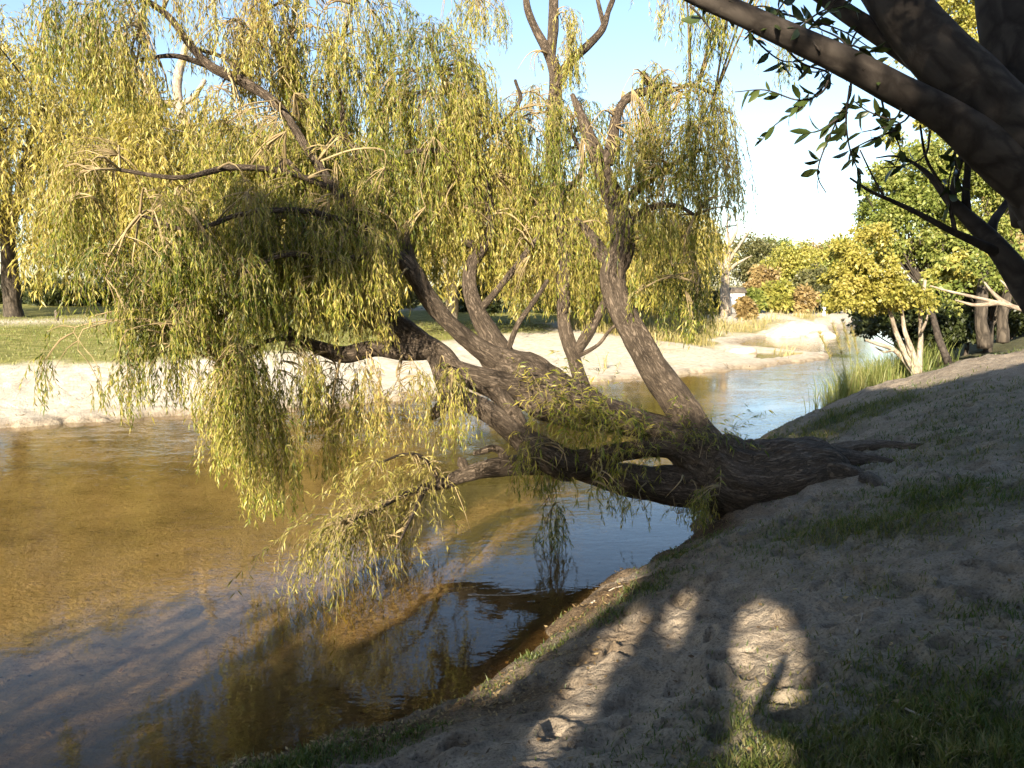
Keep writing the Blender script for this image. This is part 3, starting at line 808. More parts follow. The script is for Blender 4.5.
CL = [
    # right crown
    ('right', 690, 65, 42, 215, 9.7, 1.3), ('right', 714, 95, 20, 225, 9.6, 0.8), ('right', 655, 62, 28, 190, 9.9, 1.0), ('right', 670, 150, 40, 260, 9.8, 0.8),
    ('right', 682, 215, 15, 340, 9.7, 1.3), ('right', 662, 225, 18, 310, 9.8, 0.7), ('right', 722, 195, 16, 250, 9.6, 0.35), ('right', 610, 100, 30, 190, 9.9, 0.9), ('right', 645, 180, 26, 250, 9.7, 0.9),
    ('right', 590, 200, 28, 300, 10.1, 0.7), ('right', 640, 250, 18, 320, 10.0, 0.35), ('right', 694, 262, 8, 345, 9.6, 1.6),
    ('right', 735, -45, 40, 62, 9.0, 0.5), ('right', 700, -40, 30, 40, 9.2, 0.45), ('right', 760, -40, 26, 90, 8.8, 0.25),
    # behind the tall limb and between
    ('tall', 535, 85, 42, 215, 10.4, 1.1), ('tall', 580, 95, 30, 240, 10.4, 0.9), ('tall', 510, 120, 34, 260, 10.3, 1.0), ('tall', 552, 190, 34, 320, 10.3, 0.9), ('tall', 600, 230, 24, 330, 10.3, 0.7), ('tall', 566, 5, 9, 90, 10.6, 2.2), 
    ('tall', 535, 55, 10, 70, 10.6, 0.8), ('tall', 470, -30, 36, 45, 10.8, 0.9), ('tall', 500, -30, 26, 30, 10.8, 0.4),
    # the dome
    ('pale', 430, 22, 48, 130, 9.9, 1.5), ('pale', 395, 55, 34, 190, 9.8, 1.3), ('pale', 455, 60, 36, 200, 9.9, 1.3), ('pale', 420, 110, 46, 250, 9.7, 1.3), ('pale', 480, 95, 30, 230, 10, 1.0),
    ('pale', 465, 180, 38, 285, 9.8, 0.7), ('pale', 425, 190, 28, 280, 9.7, 0.7), ('pale', 508, 195, 22, 300, 10, 0.8), ('pale', 530, 225, 18, 320, 9.9, 0.7),
    # left masses
    ('left', 345, 130, 44, 260, 9.2, 1.5), ('left', 372, 175, 36, 320, 9.1, 1.3), ('left', 305, 165, 46, 290, 8.8, 1.2), ('left', 340, 215, 44, 325, 8.8, 1.1), ('left', 265, 190, 46, 320, 8.5, 1.1),
    ('left', 290, 235, 42, 340, 8.6, 1.0), ('left', 225, 170, 44, 300, 8.4, 1.2), ('left', 185, 185, 42, 310, 8.2, 1.1), ('left', 145, 180, 40, 300, 8.1, 0.9), ('left', 220, 245, 42, 345, 8.3, 1.3), ('left', 175, 255, 38, 360, 8.2, 1.0), ('left', 120, 235, 40, 345, 8.0, 0.7),
    ('left', 90, 130, 44, 290, 8.1, 0.7), ('left', 310, 60, 36, 190, 9.5, 1.2), ('left', 345, 20, 34, 160, 9.8, 1.2), ('left', 285, -10, 36, 110, 9.6, 1.5), ('left', 320, -25, 34, 80, 9.8, 1.2), ('left', 235, -30, 40, 75, 9.3, 0.9), ('left', 215, 85, 30, 180, 8.9, 0.9), ('left', 265, 100, 36, 210, 9.0, 1.2),
    ('left', 110, -30, 36, 110, 8.6, 1.3), ('left', 70, -25, 34, 80, 8.5, 1.0), ('left', 160, 60, 20, 120, 8.6, 0.15), ('left', 185, -30, 26, 45, 8.8, 0.8), ('left', 372, -25, 26, 60, 10, 1.1), ('left', 388, 262, 14, 340, 9.0, 0.9),
    # hanging tails over the sand and water
    ('middle', 250, 300, 34, 430, 8.6, 1.4), ('middle', 240, 370, 24, 480, 8.5, 1.5), ('middle', 270, 410, 16, 520, 8.6, 1.8), ('middle', 295, 330, 26, 420, 8.8, 1.1), ('middle', 225, 330, 26, 440, 8.5, 0.8), ('middle', 322, 355, 20, 450, 9.0, 0.9), ('middle', 330, 400, 8, 490, 9.0, 1.1),
    ('middle', 180, 310, 30, 415, 8.3, 0.35), ('middle', 140, 310, 30, 425, 8.1, 0.3), ('middle', 75, 310, 40, 410, 8.0, 0.16), ('middle', 358, 350, 8, 475, 9.3, 1.2), ('middle', 372, 345, 8, 440, 9.3, 1.0), ('middle', 405, 352, 12, 450, 9.4, 0.9), ('middle', 350, 280, 26, 350, 9.4, 0.9), ('middle', 300, 250, 30, 345, 9.5, 1.0), ('middle', 130, 330, 16, 420, 8.2, 0.5),
    # near the forks
    ('arch', 453, 368, 6, 455, 9.2, 2.6), ('arch', 448, 350, 10, 395, 9.2, 1.0), ('arch', 552, 470, 12, 560, 9.3, 0.9), ('arch', 612, 470, 16, 520, 9.3, 0.5), ('arch', 545, 430, 22, 500, 9.2, 1.0), ('low', 720, 465, 16, 525, 9.0, 1.2), ('low', 690, 480, 24, 530, 9.0, 0.35), ('low', 655, 490, 18, 530, 9.2, 0.3),
]
for c in CL:
    cluster(*c)

# upright shoots crowding the trunk top
n = 165
uu = np.concatenate([rng.normal(588, 30, 105), rng.normal(640, 26, 35), rng.normal(705, 14, 25)])
vv = np.interp(uu, [500, 545, 600, 650, 700, 740], [385, 400, 432, 450, 440, 450]) + rng.uniform(-12, 25, n)
st = np.array([at(a, b, 9.45 + rng.uniform(-0.35, 0.15)) for a, b in zip(uu, vv)])
dirs = np.stack([rng.normal(0, 0.45, n), rng.normal(-0.2, 0.4, n), np.ones(n)], -1)
strands(STEM['arch'], LEAF['arch'], st, dirs, rng.uniform(0.25, 0.95, n), 0.065, 0.085, 0.013, 0.10, 2, 0.004, 0.5, 0.15)
n = 85
uu = rng.normal(585, 36, n)
st = np.array([at(a, 425 + rng.uniform(-25, 45), 9.25 + rng.uniform(-0.2, 0.15)) for a in uu])
strands(STEM['arch'], LEAF['arch'], st, rng.normal(size=(n, 3)) * 0.8 + np.array([0, -0.3, 0.2]), rng.uniform(0.25, 0.75, n), 0.065, 0.1, 0.015, 0.35, 2, 0.003)

# pale spray at the end of the lowest limb
g_sp, g_ss = Geo(), Geo()
lowS = WS['low']
for (u0, v0, u1, v1, nn, lm) in [(455, 480, 400, 470, 34, 0.5), (430, 486, 350, 515, 60, 0.8), (400, 500, 335, 530, 60, 1.0), (372, 512, 330, 525, 46, 1.15), (405, 528, 380, 545, 30, 0.9), (425, 495, 408, 520, 26, 0.6), (395, 456, 365, 470, 26, 0.6), (440, 470, 415, 456, 30, 0.5)]:
    t = rng.random(nn)
    st = []
    for a in t:
        uu_ = u0 + (u1 - u0) * a + rng.normal(0, 6)
        st.append(at(uu_, v0 + (v1 - v0) * a + rng.normal(0, 5), float(np.interp(uu_, [335, 372, 398, 425, 450], [7.6, 8.2, 8.7, 9.2, 9.55])) + rng.uniform(-0.2, 0.2)))
    st = np.array(st)
    for p in st[::3]:
        a = lowS[np.argmin(np.linalg.norm(lowS - p, axis=1))]
        g_ss.tube([a, (a + p) / 2 + np.array([0, 0, 0.03]), p], [0.007, 0.005, 0.004], 4, 0.1)
    dirs = np.stack([rng.normal(-0.7, 0.5, nn), rng.normal(-0.1, 0.5, nn), rng.normal(0.15, 0.3, nn)], -1)
    strands(g_ss, g_sp, st, dirs, rng.uniform(0.35, lm * 1.45, nn), 0.055, 0.07, 0.011, 0.20, 2, 0.0035, 0.5, 0.1, 0.15)
# long bare shoots trailing to the water
for pts in [[(455, 487), (464, 510), (471, 533)], [(433, 495), (438, 518), (436, 538)]]:
    g_ss.tube([at(u, v, 9.4) for u, v in pts], np.linspace(0.006, 0.003, len(pts)), 5, 0.05)
o = g_ss.build('twig', M_WTWIG, LIMBS['low'][0], W0)
o = g_sp.build('foliage', M_SPRAY, LIMBS['low'][0], W0, bark=False)
o['label'] = 'pale thin leaf spray trailing to the water'
for k in LIMBS:
    if STEM[k].n:
        STEM[k].build('twig', M_WTWIG, LIMBS[k][0], W0)
    if LEAF[k].n:
        LEAF[k].build('foliage', M_WILLOW, LIMBS[k][0], W0, bark=False)


# ------------------------------------------------------------------ trees in general
def far_base(u, d):
    x = (u - CX) / FPX * d
    y = d
    return np.array([x, y, float(hgt(x, y)[0]) - 0.05])


def far_willow(label, u, d, vtop, hw_px, n, trunk_r, leafmat=M_FARW, barkm=M_BARK, lean=0.0, low=0.30, group='willows on the far bank', scale=1.0, extra=None, dx=0.0):
    b = far_base(u, d)
    t = thing('willow_tree', label, 'willow tree', b, group)
    H = zat(vtop, d) - b[2]
    R = hw_px * d / FPX
    c0 = b + np.array([dx, 0, 0])
    g = Geo()
    f = b + np.array([lean * H * 0.3 + dx * 0.3, 0, H * 0.28])
    g.tube([b - [0, 0, 0.3], b + [0, 0, 0.5], f], [trunk_r * 1.35, trunk_r, trunk_r * 0.8], 14, 0.3, 0.14, 3)
    g.build('trunk', barkm, t, b, True)
    gl, gs, gf = Geo(), Geo(), Geo()
    tips = []
    for k in range(9):
        a = k / 9 * TAU + rng.uniform(-0.3, 0.3)
        rr = R * rng.uniform(0.35, 0.85)
        e = c0 + np.array([rr * math.cos(a), rr * math.sin(a) * 0.8, H * rng.uniform(0.62, 0.97)])
        m = f * 0.5 + e * 0.5 + np.array([0, 0, H * 0.06])
        C, r = gl.tube([f, m, e], [trunk_r * 0.5, trunk_r * 0.25, 0.04], 7, 0.35, 0.1, k, 0.8)
        tips.append(C[len(C) // 3:])
        for q in range(4):
            s = C[int(len(C) * rng.uniform(0.35, 0.9))]
            e2 = s + np.array([rng.normal() * R * 0.3, rng.normal() * R * 0.3, H * rng.uniform(0.0, 0.18)])
            C2, r2 = gl.tube([s, (s + e2) / 2 + [0, 0, 0.25], e2], [0.07, 0.045, 0.02], 5, 0.3, 0, k)
            tips.append(C2)
    if extra:
        for pts in extra:
            P = [at(*p[:3]) for p in pts]
            gl.tube(P, [p[3] * p[2] / FPX for p in pts], 8, 0.25, 0.1, 5, 0.3)
    tips = np.vstack(tips)
    # hanging shoots spread under an uneven dome
    u1 = rng.random(n); a = rng.uniform(0, TAU, n)
    lobes = 1 + 0.22 * np.sin(3 * a + rng.uniform(0, 6)) + 0.12 * np.sin(7 * a + 2)
    rr = np.sqrt(u1) * R * lobes
    x = c0[0] + rr * np.cos(a); y = c0[1] + rr * np.sin(a) * 0.8
    ztop = b[2] + H * np.sqrt(np.clip(1 - (rr / (R * 1.35)) ** 2, 0.05, 1)) * (0.93 + 0.10 * vnoise2(x * 0.9, y * 0.9, 6))
    zb = b[2] + H * low * rng.uniform(0.4, 1.3, n)
    z = ztop - rng.random(n) ** 1.2 * (ztop - zb) * 0.72
    st = np.stack([x, y, z], -1)
    # clumping: drop shoots where a coarse noise is low, so that gaps show
    cl = vnoise(x * 0.55 / scale, y * 0.55 / scale, z * 0.28 / scale, 13) + 0.5 * vnoise(x * 1.3, y * 1.3, z * 0.7, 14)
    st = st[cl > -0.28]
    m = len(st)
    out = st - np.array([c0[0], c0[1], b[2] + H * 0.5])
    dirs = unit(out) * 0.5 + rng.normal(size=(m, 3)) * 0.4
    ln = np.minimum(rng.uniform(0.8, 2.6, m), np.maximum(st[:, 2] - zb[cl > -0.28] * 0.9, 0.5))
    strands(gs, gf, st, dirs, ln, 0.19 * scale, 0.30 * scale, 0.055 * scale, 0.42, 2, 0.008)
    lo = gl.build('limb', barkm, t, b, True)
    gs.build('twig', M_WTWIG, lo, b)
    gf.build('foliage', leafmat, t, b, bark=False)
    return t


far_willow('broad golden willow with a thick dark trunk on the far lawn', 15, 43, 12, 190, 9500, 0.45, barkm=M_DARKBARK, low=0.16)
far_willow('golden willow with crooked pale limbs bare against the gap of sky', 225, 38, 95, 135, 6500, 0.38, barkm=M_PALEBARK, low=0.22,
           extra=[[(232, 290, 38, 9), (225, 220, 38, 8), (205, 165, 38, 7), (190, 135, 38, 6), (180, 105, 38, 5), (178, 75, 38, 4.5), (186, 45, 38, 3)],
                  [(180, 108, 38, 4.5), (170, 103, 37.8, 4), (158, 105, 37.6, 4), (150, 92, 37.5, 3.5), (143, 76, 37.4, 3), (128, 64, 37.3, 2)],
                  [(182, 105, 38, 3), (195, 95, 38, 2.6), (205, 80, 38, 2)]])
far_willow('golden brown willow with a pale trunk at the lawn edge behind the leaning tree', 452, 35, 130, 120, 4600, 0.30, barkm=M_PALEBARK, low=0.35)
far_willow('golden willow behind the forked dark limb of the leaning tree', 590, 41, 175, 100, 3600, 0.30, low=0.28)
far_willow('small yellow willow standing alone beside the sky gap across the river', 690, 52, 205, 26, 900, 0.2, low=0.15)
far_willow('drooping willow behind the left tails of the leaning tree', 330, 46, 115, 115, 4200, 0.35, low=0.25, barkm=M_DARKBARK)


def leaf_clumps(gf, cen, rad, per, ls, lw, flat=0.8):
    """leaves in uneven clumps; cen (k,3), rad (k,)"""
    k = len(cen)
    idx = np.repeat(np.arange(k), per)
    m = len(idx)
    dv = unit(rng.normal(size=(m, 3))) * (rng.random(m) ** 0.45)[:, None]
    P = cen[idx] + dv * rad[idx][:, None] * np.array([1, 1, flat])
    D = unit(dv * 0.7 + rng.normal(size=(m, 3)) * 0.7 + np.array([0, 0, -0.25]))
    sz = rng.uniform(0.6, 1.3, m)
    leaf_quads(gf, P, D, ls * sz, lw * sz)


def broad_tree(name, label, cat, b, H, blobs, leafmat, ls, lw, barkm, trunk_r, group=None, clumps=60, per=90, fork=0.3, crad=0.13, stems=1, lean=(0, 0)):
    """blobs: list of (dx, dy, z, rx, ry, rz) ellipsoids relative to the base"""
    b = np.asarray(b, float)
    t = thing(name, label, cat, b, group)
    g = Geo(); gl = Geo(); gf = Geo()
    f = b + np.array([lean[0], lean[1], H * fork])
    for s in range(stems):
        o = np.array([rng.normal() * trunk_r * 1.4, rng.normal() * trunk_r * 1.4, 0]) if stems > 1 else np.zeros(3)
        sp = o * 2.6
        g.tube([b + o - [0, 0, 0.2], b + o + [0, 0, H * 0.05], f + sp], [trunk_r * 1.3, trunk_r, trunk_r * 0.65], 10, H / 40, 0.1, s, 0.3)
    g.build('trunk', barkm, t, b, True)
    cen, rd = [], []
    vol = np.array([q[3] * q[4] * q[5] for q in blobs]); vol = vol / vol.sum()
    for q, w in zip(blobs, vol):
        kk = max(4, int(clumps * w))
        dv = unit(rng.normal(size=(kk, 3))) * (rng.uniform(0.25, 1.0, kk) ** 0.6)[:, None]
        c = b + np.array(q[:3]) + dv * np.array(q[3:]) * 0.9
        cen.append(c); rd.append(rng.uniform(0.6, 1.5, kk) * crad * (q[3] + q[5]))
        # limbs to a few of the clumps
        for c_ in c[:max(3, kk // 4)]:
            gl.tube([f - [0, 0, H * 0.05 * rng.random()], f * 0.5 + c_ * 0.5 + [0, 0, -0.04 * H], c_], [trunk_r * 0.4, trunk_r * 0.2, trunk_r * 0.06], 5, H / 25, 0, 1, 0.5)
    cen = np.vstack(cen); rd = np.concatenate(rd)
    leaf_clumps(gf, cen, rd, per, ls, lw)
    gl.build('limb', barkm, t, b, True)
    gf.build('crown', leafmat, t, b, bark=False)
    return t


def px_blob(b, u, v, d, hu, hv, depth):
    c = at(u, v, d)
    return (*(c - b), hu * d / FPX, depth, hv * d / FPX)


# far tree line across the river, right of the willow
TL = [
    ('olive green tree behind the bare pale trunked tree', 708, 92, M_OLIVE, [(708, 262, 28, 34)], 'tree'),
    ('grey green tree between the bare pale tree and the rounded green tree', 752, 96, M_OLIVE, [(752, 262, 26, 28), (765, 256, 18, 20)], 'tree'),
    ('rounded yellow green tree at the middle of the far tree line', 790, 82, M_YGREEN, [(790, 272, 30, 26), (800, 262, 22, 22)], 'tree'),
    ('tall dark topped tree rising behind the rounded yellow green tree', 775, 112, M_GREEN, [(775, 255, 26, 18)], 'tree'),
    ('brown tinted tree at the right end of the far tree line', 822, 100, M_RUSSET, [(820, 262, 24, 24)], 'tree'),
    ('green tree close behind the yellow leaved tree by the bend', 846, 90, M_GREEN, [(846, 265, 26, 30)], 'tree'),
    ('dull brown leafed tree low beside the rounded yellow green tree', 765, 74, M_RUSSET, [(762, 284, 16, 18)], 'tree'),
    ('olive tree in front of the tree line end, above the stony mound', 815, 72, M_OLIVE, [(815, 285, 18, 18)], 'tree'),
]
for lab, u, d, m, bl, cat in TL:
    b = far_base(u, d)
    top = max(zat(v - hv, d) for (_, v, _, hv) in bl) - b[2]
    bb = [px_blob(b, uu, v, d, hu, hv, hu * d / FPX) for (uu, v, hu, hv) in bl]
    broad_tree('tree', lab, cat, b, top, bb, m, 0.30, 0.19, M_DARKBARK, 0.16, 'trees of the far tree line', 70, 120, 0.35, 0.17)

# bare pale tree
b = far_base(725, 58)
t = thing('bare_tree', 'bare pale trunked tree standing at the edge of the far tree line', 'tree', b)
g = Geo()
g.tube([b - [0, 0, 0.3], at(725, 285, 58), at(727, 262, 58)], [0.42, 0.32, 0.24], 10, 0.3, 0.1, 2)
g.build('trunk', M_PALEBARK, t, b, True)
g = Geo()
for pts in [[(727, 264), (722, 246), (716, 232), (712, 220)], [(727, 264), (729, 245), (727, 228), (729, 212)], [(728, 262), (738, 246), (746, 236), (754, 226)], [(726, 272), (714, 258), (708, 248)], [(728, 270), (742, 260), (752, 256)], [(729, 245), (736, 232), (738, 220)], [(722, 246), (710, 238), (704, 230)]]:
    g.tube([at(u, v, 58 + rng.uniform(-.5, .5)) for u, v in pts], np.linspace(0.15, 0.03, len(pts)), 6, 0.3, 0, 1, 0.6)
g.build('limb', M_PALEBARK, t, b, True)

# shrubs
SH = [
    ('bright green shrub at the foot of the bare pale tree', 752, 60, M_GREEN, 298, 10, 9),
    ('low russet shrub on the grassy slope above the sandbar', 745, 55, M_RUSSET, 306, 9, 6),
    ('large green shrub beside the bright green shrub on the far slope', 775, 62, M_YGREEN, 292, 16, 14),
    ('brown grey shrub above the pale stony mound', 800, 64, M_RUSSET, 296, 18, 13),
    ('dark shrub right of the brown grey shrub on the far slope', 828, 66, M_DKGREEN, 300, 13, 9),
    ('olive shrub behind the sand bar tip', 716, 60, M_OLIVE, 300, 12, 12),
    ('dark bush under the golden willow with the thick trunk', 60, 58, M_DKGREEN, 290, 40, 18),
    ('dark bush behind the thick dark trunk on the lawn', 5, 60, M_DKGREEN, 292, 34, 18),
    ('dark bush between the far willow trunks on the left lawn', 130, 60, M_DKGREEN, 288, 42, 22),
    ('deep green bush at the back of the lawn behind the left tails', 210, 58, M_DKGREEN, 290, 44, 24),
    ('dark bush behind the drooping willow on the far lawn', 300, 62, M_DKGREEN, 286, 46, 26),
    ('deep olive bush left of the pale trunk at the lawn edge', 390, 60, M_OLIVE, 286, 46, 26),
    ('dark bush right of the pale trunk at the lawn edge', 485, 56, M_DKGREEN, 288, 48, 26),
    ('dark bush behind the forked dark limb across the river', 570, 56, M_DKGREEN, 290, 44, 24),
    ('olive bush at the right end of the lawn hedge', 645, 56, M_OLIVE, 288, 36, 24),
]
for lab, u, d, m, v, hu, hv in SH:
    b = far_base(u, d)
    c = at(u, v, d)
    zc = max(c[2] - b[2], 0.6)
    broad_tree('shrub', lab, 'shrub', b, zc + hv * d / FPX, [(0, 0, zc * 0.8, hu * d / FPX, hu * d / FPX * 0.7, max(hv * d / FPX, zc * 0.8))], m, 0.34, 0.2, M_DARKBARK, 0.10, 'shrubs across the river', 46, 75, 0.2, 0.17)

# ------------------------------------------------------------------ right bank trees beyond the crest
b = at(917, 374, 19.5); b[2] = min(b[2], float(hgt(b[0], b[1])[0]))
zt = float(hgt(b[0], b[1])[0]); b[2] = zt - 0.05
t = thing('yellow_tree', 'small yellow leaved tree with several bare pale stems by the river bend', 'tree', b)
D0 = 19.5
g = Geo()
for pts, r in [([(917, 378), (905, 362), (893, 350), (880, 345), (866, 340)], 3.2), ([(917, 376), (905, 355), (897, 335), (892, 318), (885, 300)], 3.4), ([(918, 376), (913, 355), (906, 335), (903, 318), (900, 295)], 3.0), ([(918, 376), (919, 355), (921, 335), (921, 310), (925, 280)], 3.2), ([(912, 360), (908, 350), (904, 330)], 2.0), ([(921, 332), (927, 318), (932, 300)], 1.6), ([(893, 350), (884, 352), (875, 347)], 1.3)]:
    g.tube([at(u, v, D0 + rng.uniform(-.3, .3)) if k else at(u, v, D0) for k, (u, v) in enumerate(pts)], np.linspace(r, r * 0.45, len(pts)) * D0 / FPX, 8, 0.12, 0.1, 3, 0.3)
g.build('trunk', M_PALEBARK, t, b, True)
gf = Geo(); cen, rd = [], []
for (u, v, hu, hv, k) in [(868, 266, 34, 24, 34), (848, 284, 24, 18, 20), (893, 290, 28, 16, 22), (878, 302, 30, 10, 14), (846, 252, 16, 12, 8), (866, 236, 24, 10, 9), (915, 300, 18, 12, 8), (838, 300, 14, 10, 6)]:
    dv = unit(rng.normal(size=(k, 3))) * (rng.random(k) ** 0.4)[:, None]
    cen.append(at(u, v, D0) + dv * np.array([hu, 36, hv]) * D0 / FPX); rd.append(rng.uniform(0.08, 0.30, k))
leaf_clumps(gf, np.vstack(cen), np.concatenate(rd), 120, 0.092, 0.06)
gf.build('crown', M_YELLOW, t, b, bark=False)


def right_tree(name, label, u, vb, d, blobs, m, ls, lw, barkm, tr, clumps, per, fork=0.3, crad=0.13):
    x = (u - CX) / FPX * d
    b = np.array([x, d, float(hgt(x, d)[0]) - 0.05])
    bb = [px_blob(b, uu, v, d, hu, hv, dep) for (uu, v, hu, hv, dep) in blobs]
    top = max(q[2] + q[5] for q in bb)
    return broad_tree(name, label, 'tree', b, top, bb, m, ls, lw, barkm, tr, None, clumps, per, fork, crad)


right_tree('tree', 'leafy green tree rising behind the yellow tree by the bend', 935, 350, 25, [(915, 225, 56, 46, 1.8), (965, 245, 50, 40, 1.6), (890, 195, 34, 38, 1.2), (945, 175, 54, 44, 1.6), (985, 205, 40, 50, 1.4)], M_GREEN, 0.115, 0.07, M_DARKBARK, 0.16, 300, 170, 0.28, 0.11)
right_tree('tree', 'high yellow green tree behind the dark near limbs', 985, 350, 31, [(960, 60, 60, 60, 2.4), (930, 130, 40, 40, 1.6), (1010, 110, 60, 70, 2.4), (985, -10, 70, 50, 2.4), (940, 20, 40, 40, 2)], M_YGREEN, 0.15, 0.09, M_DARKBARK, 0.25, 200, 170, 0.35, 0.10)
right_tree('tree', 'russet brown leafed tree at the edge of the dark thicket', 1020, 350, 28, [(1000, 235, 40, 40, 1.6), (1030, 200, 40, 50, 1.6), (985, 265, 34, 24, 1.2)], M_RUSSET, 0.15, 0.09, M_DARKBARK, 0.16, 110, 110, 0.3, 0.12)
right_tree('tree', 'green tree with low spreading boughs over the dark thicket', 990, 350, 22.5, [(985, 275, 44, 22, 1.6), (950, 268, 30, 20, 1.2), (1020, 270, 40, 26, 1.4)], M_YGREEN, 0.13, 0.08, M_DARKBARK, 0.11, 110, 110, 0.3, 0.12)
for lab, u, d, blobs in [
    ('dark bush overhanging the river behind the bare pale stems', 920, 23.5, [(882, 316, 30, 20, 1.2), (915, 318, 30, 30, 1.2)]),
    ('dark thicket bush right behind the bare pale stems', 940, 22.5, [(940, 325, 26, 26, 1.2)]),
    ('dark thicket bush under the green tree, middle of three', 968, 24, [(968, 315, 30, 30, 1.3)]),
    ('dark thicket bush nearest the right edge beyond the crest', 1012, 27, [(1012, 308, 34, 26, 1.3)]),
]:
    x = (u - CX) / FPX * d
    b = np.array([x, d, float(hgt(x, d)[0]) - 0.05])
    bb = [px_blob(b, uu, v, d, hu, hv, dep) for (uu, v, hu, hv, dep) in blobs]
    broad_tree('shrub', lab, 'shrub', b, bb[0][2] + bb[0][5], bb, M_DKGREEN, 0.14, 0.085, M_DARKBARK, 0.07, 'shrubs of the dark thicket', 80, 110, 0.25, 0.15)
for lab, pts, r, m in [('leaning pale thin trunk in front of the dark thicket', [(948, 362), (940, 340), (935, 320), (930, 296)], 4, M_SMOOTH),
                       ('upright dark trunk in the thicket behind the crest', [(984, 345), (983, 320), (985, 290), (984, 262)], 7, M_DARKBARK),
                       ('dark trunk near the right edge leaning over the thicket', [(1002, 340), (1004, 318), (1009, 295), (1012, 270)], 6, M_DARKBARK)]:
    d = 20.5
    p0 = at(*pts[0], d)
    t = thing('thin_tree', lab, 'tree', p0, 'thin trunks in the thicket')
    g = Geo(); g.tube([at(u, v, d) for u, v in pts], np.linspace(r, r * 0.6, len(pts)) * d / FPX, 10, 0.15, 0.1, 4, 0.4)
    g.build('trunk', m, t, p0, True)
    gf = Geo(); leaf_clumps(gf, np.array([at(pts[-1][0] + rng.normal() * 14, pts[-1][1] + rng.normal() * 8, d + rng.normal() * 0.4) for _ in range(9)]), rng.uniform(0.15, 0.4, 9), 70, 0.12, 0.075)
    gf.build('crown', M_GREEN, t, p0, bark=False)

# small tree beyond the right edge with a bare pale bough in view
d = 14.0
p0 = at(1075, 360, d); p0[2] = float(hgt(p0[0], p0[1])[0]) - 0.05
t = thing('small_tree', 'small tree reaching a bare pale bough over the crest of the bank', 'tree', p0)
g = Geo(); g.tube([p0, at(1066, 330, d), at(1060, 300, d), at(1062, 250, d)], [0.13, 0.11, 0.09, 0.05], 10, 0.1, 0.1, 4, 0.3)
g.build('trunk', M_PALEBARK, t, p0, True)
g = Geo()
for pts in [[(1062, 322), (1024, 310), (1000, 303), (975, 297), (950, 292), (930, 286)], [(1012, 307), (998, 298), (990, 290), (984, 282)], [(1024, 310), (1010, 290), (1000, 280)], [(1000, 303), (975, 305), (955, 300)]]:
    g.tube([at(u, v, d) for u, v in pts], np.linspace(3, 0.8, len(pts)) * d / FPX, 6, 0.1, 0.05, 2, 0.5)
g.build('bough', M_PALEBARK, t, p0, True)
gf = Geo(); leaf_clumps(gf, np.array([at(u, v, d + rng.normal() * 0.3) for u, v in [(1060, 240), (1040, 230), (1080, 235), (1065, 210), (1050, 255)]]), rng.uniform(0.25, 0.5, 5), 110, 0.10, 0.06)
gf.build('crown', M_RUSSET, t, p0, bark=False)

# ------------------------------------------------------------------ near dark tree at the right edge
d = 4.6
p0 = at(1180, 600, d); p0[2] = float(hgt(p0[0], p0[1])[0]) - 0.1
neart = thing('shade_tree', 'dark smooth barked tree whose limbs reach in from the right edge', 'tree', p0)
g = Geo()


def ntube(pts, sides=14, rough=0.05, seed=2, step=0.05, g=None, wob=0.1):
    return g.tube([at(u, v, dd) for u, v, dd, r in pts], [r * dd / FPX for u, v, dd, r in pts], sides, step, rough, seed, wob)


q = p0 - CAM
g.tube([p0, p0 + [0, 0, 0.5], at(1145, 380, 4.6), at(1100, 270, 4.6), at(1062, 200, 4.6)], [0.36, 0.30, 0.29, 0.29, 0.28], 20, 0.06, 0.07, 2, 0.1)
g.build('trunk', M_SMOOTH, neart, p0, True)
NL = {}


def nlimb(paths, seed):
    g = Geo(); cs = []
    for k, pts in enumerate(paths):
        cs.append(ntube(pts, 16 if k == 0 else 8, 0.05, seed + k, 0.05, g)[0])
    return g.build('limb', M_SMOOTH, neart, p0, True), np.vstack(cs)


NL['a'] = nlimb([[(1075, 235, 4.6, 40.48), (1025, 155, 4.6, 36.96), (985, 105, 4.6, 31.68), (950, 65, 4.6, 29.04), (915, 25, 4.65, 26.40), (885, -15, 4.7, 24.64), (840, -80, 4.9, 21.12), (780, -160, 5.2, 15.84), (700, -240, 5.6, 8.80)]], 3)
NL['b'] = nlimb([[(1040, 190, 4.6, 26.40), (985, 145, 4.55, 22.00), (950, 118, 4.5, 17.60), (905, 94, 4.5, 15.84), (855, 68, 4.5, 14.08), (800, 42, 4.5, 12.32), (740, 14, 4.55, 11.00), (690, -8, 4.6, 9.68), (620, -45, 4.7, 7.04), (540, -90, 4.9, 4.40)]], 13)
NL['c'] = nlimb([[(955, 95, 4.75, 14), (925, 68, 4.8, 11), (890, 42, 4.8, 10), (850, 15, 4.85, 9), (815, -10, 4.9, 8), (760, -50, 5, 5)]], 23)
NL['d'] = nlimb([[(1062, 215, 4.7, 45), (1040, 130, 4.75, 38), (1024, 60, 4.8, 36), (1015, 0, 4.85, 34), (1005, -80, 5, 30), (985, -200, 5.4, 22), (960, -320, 6, 12)]], 33)
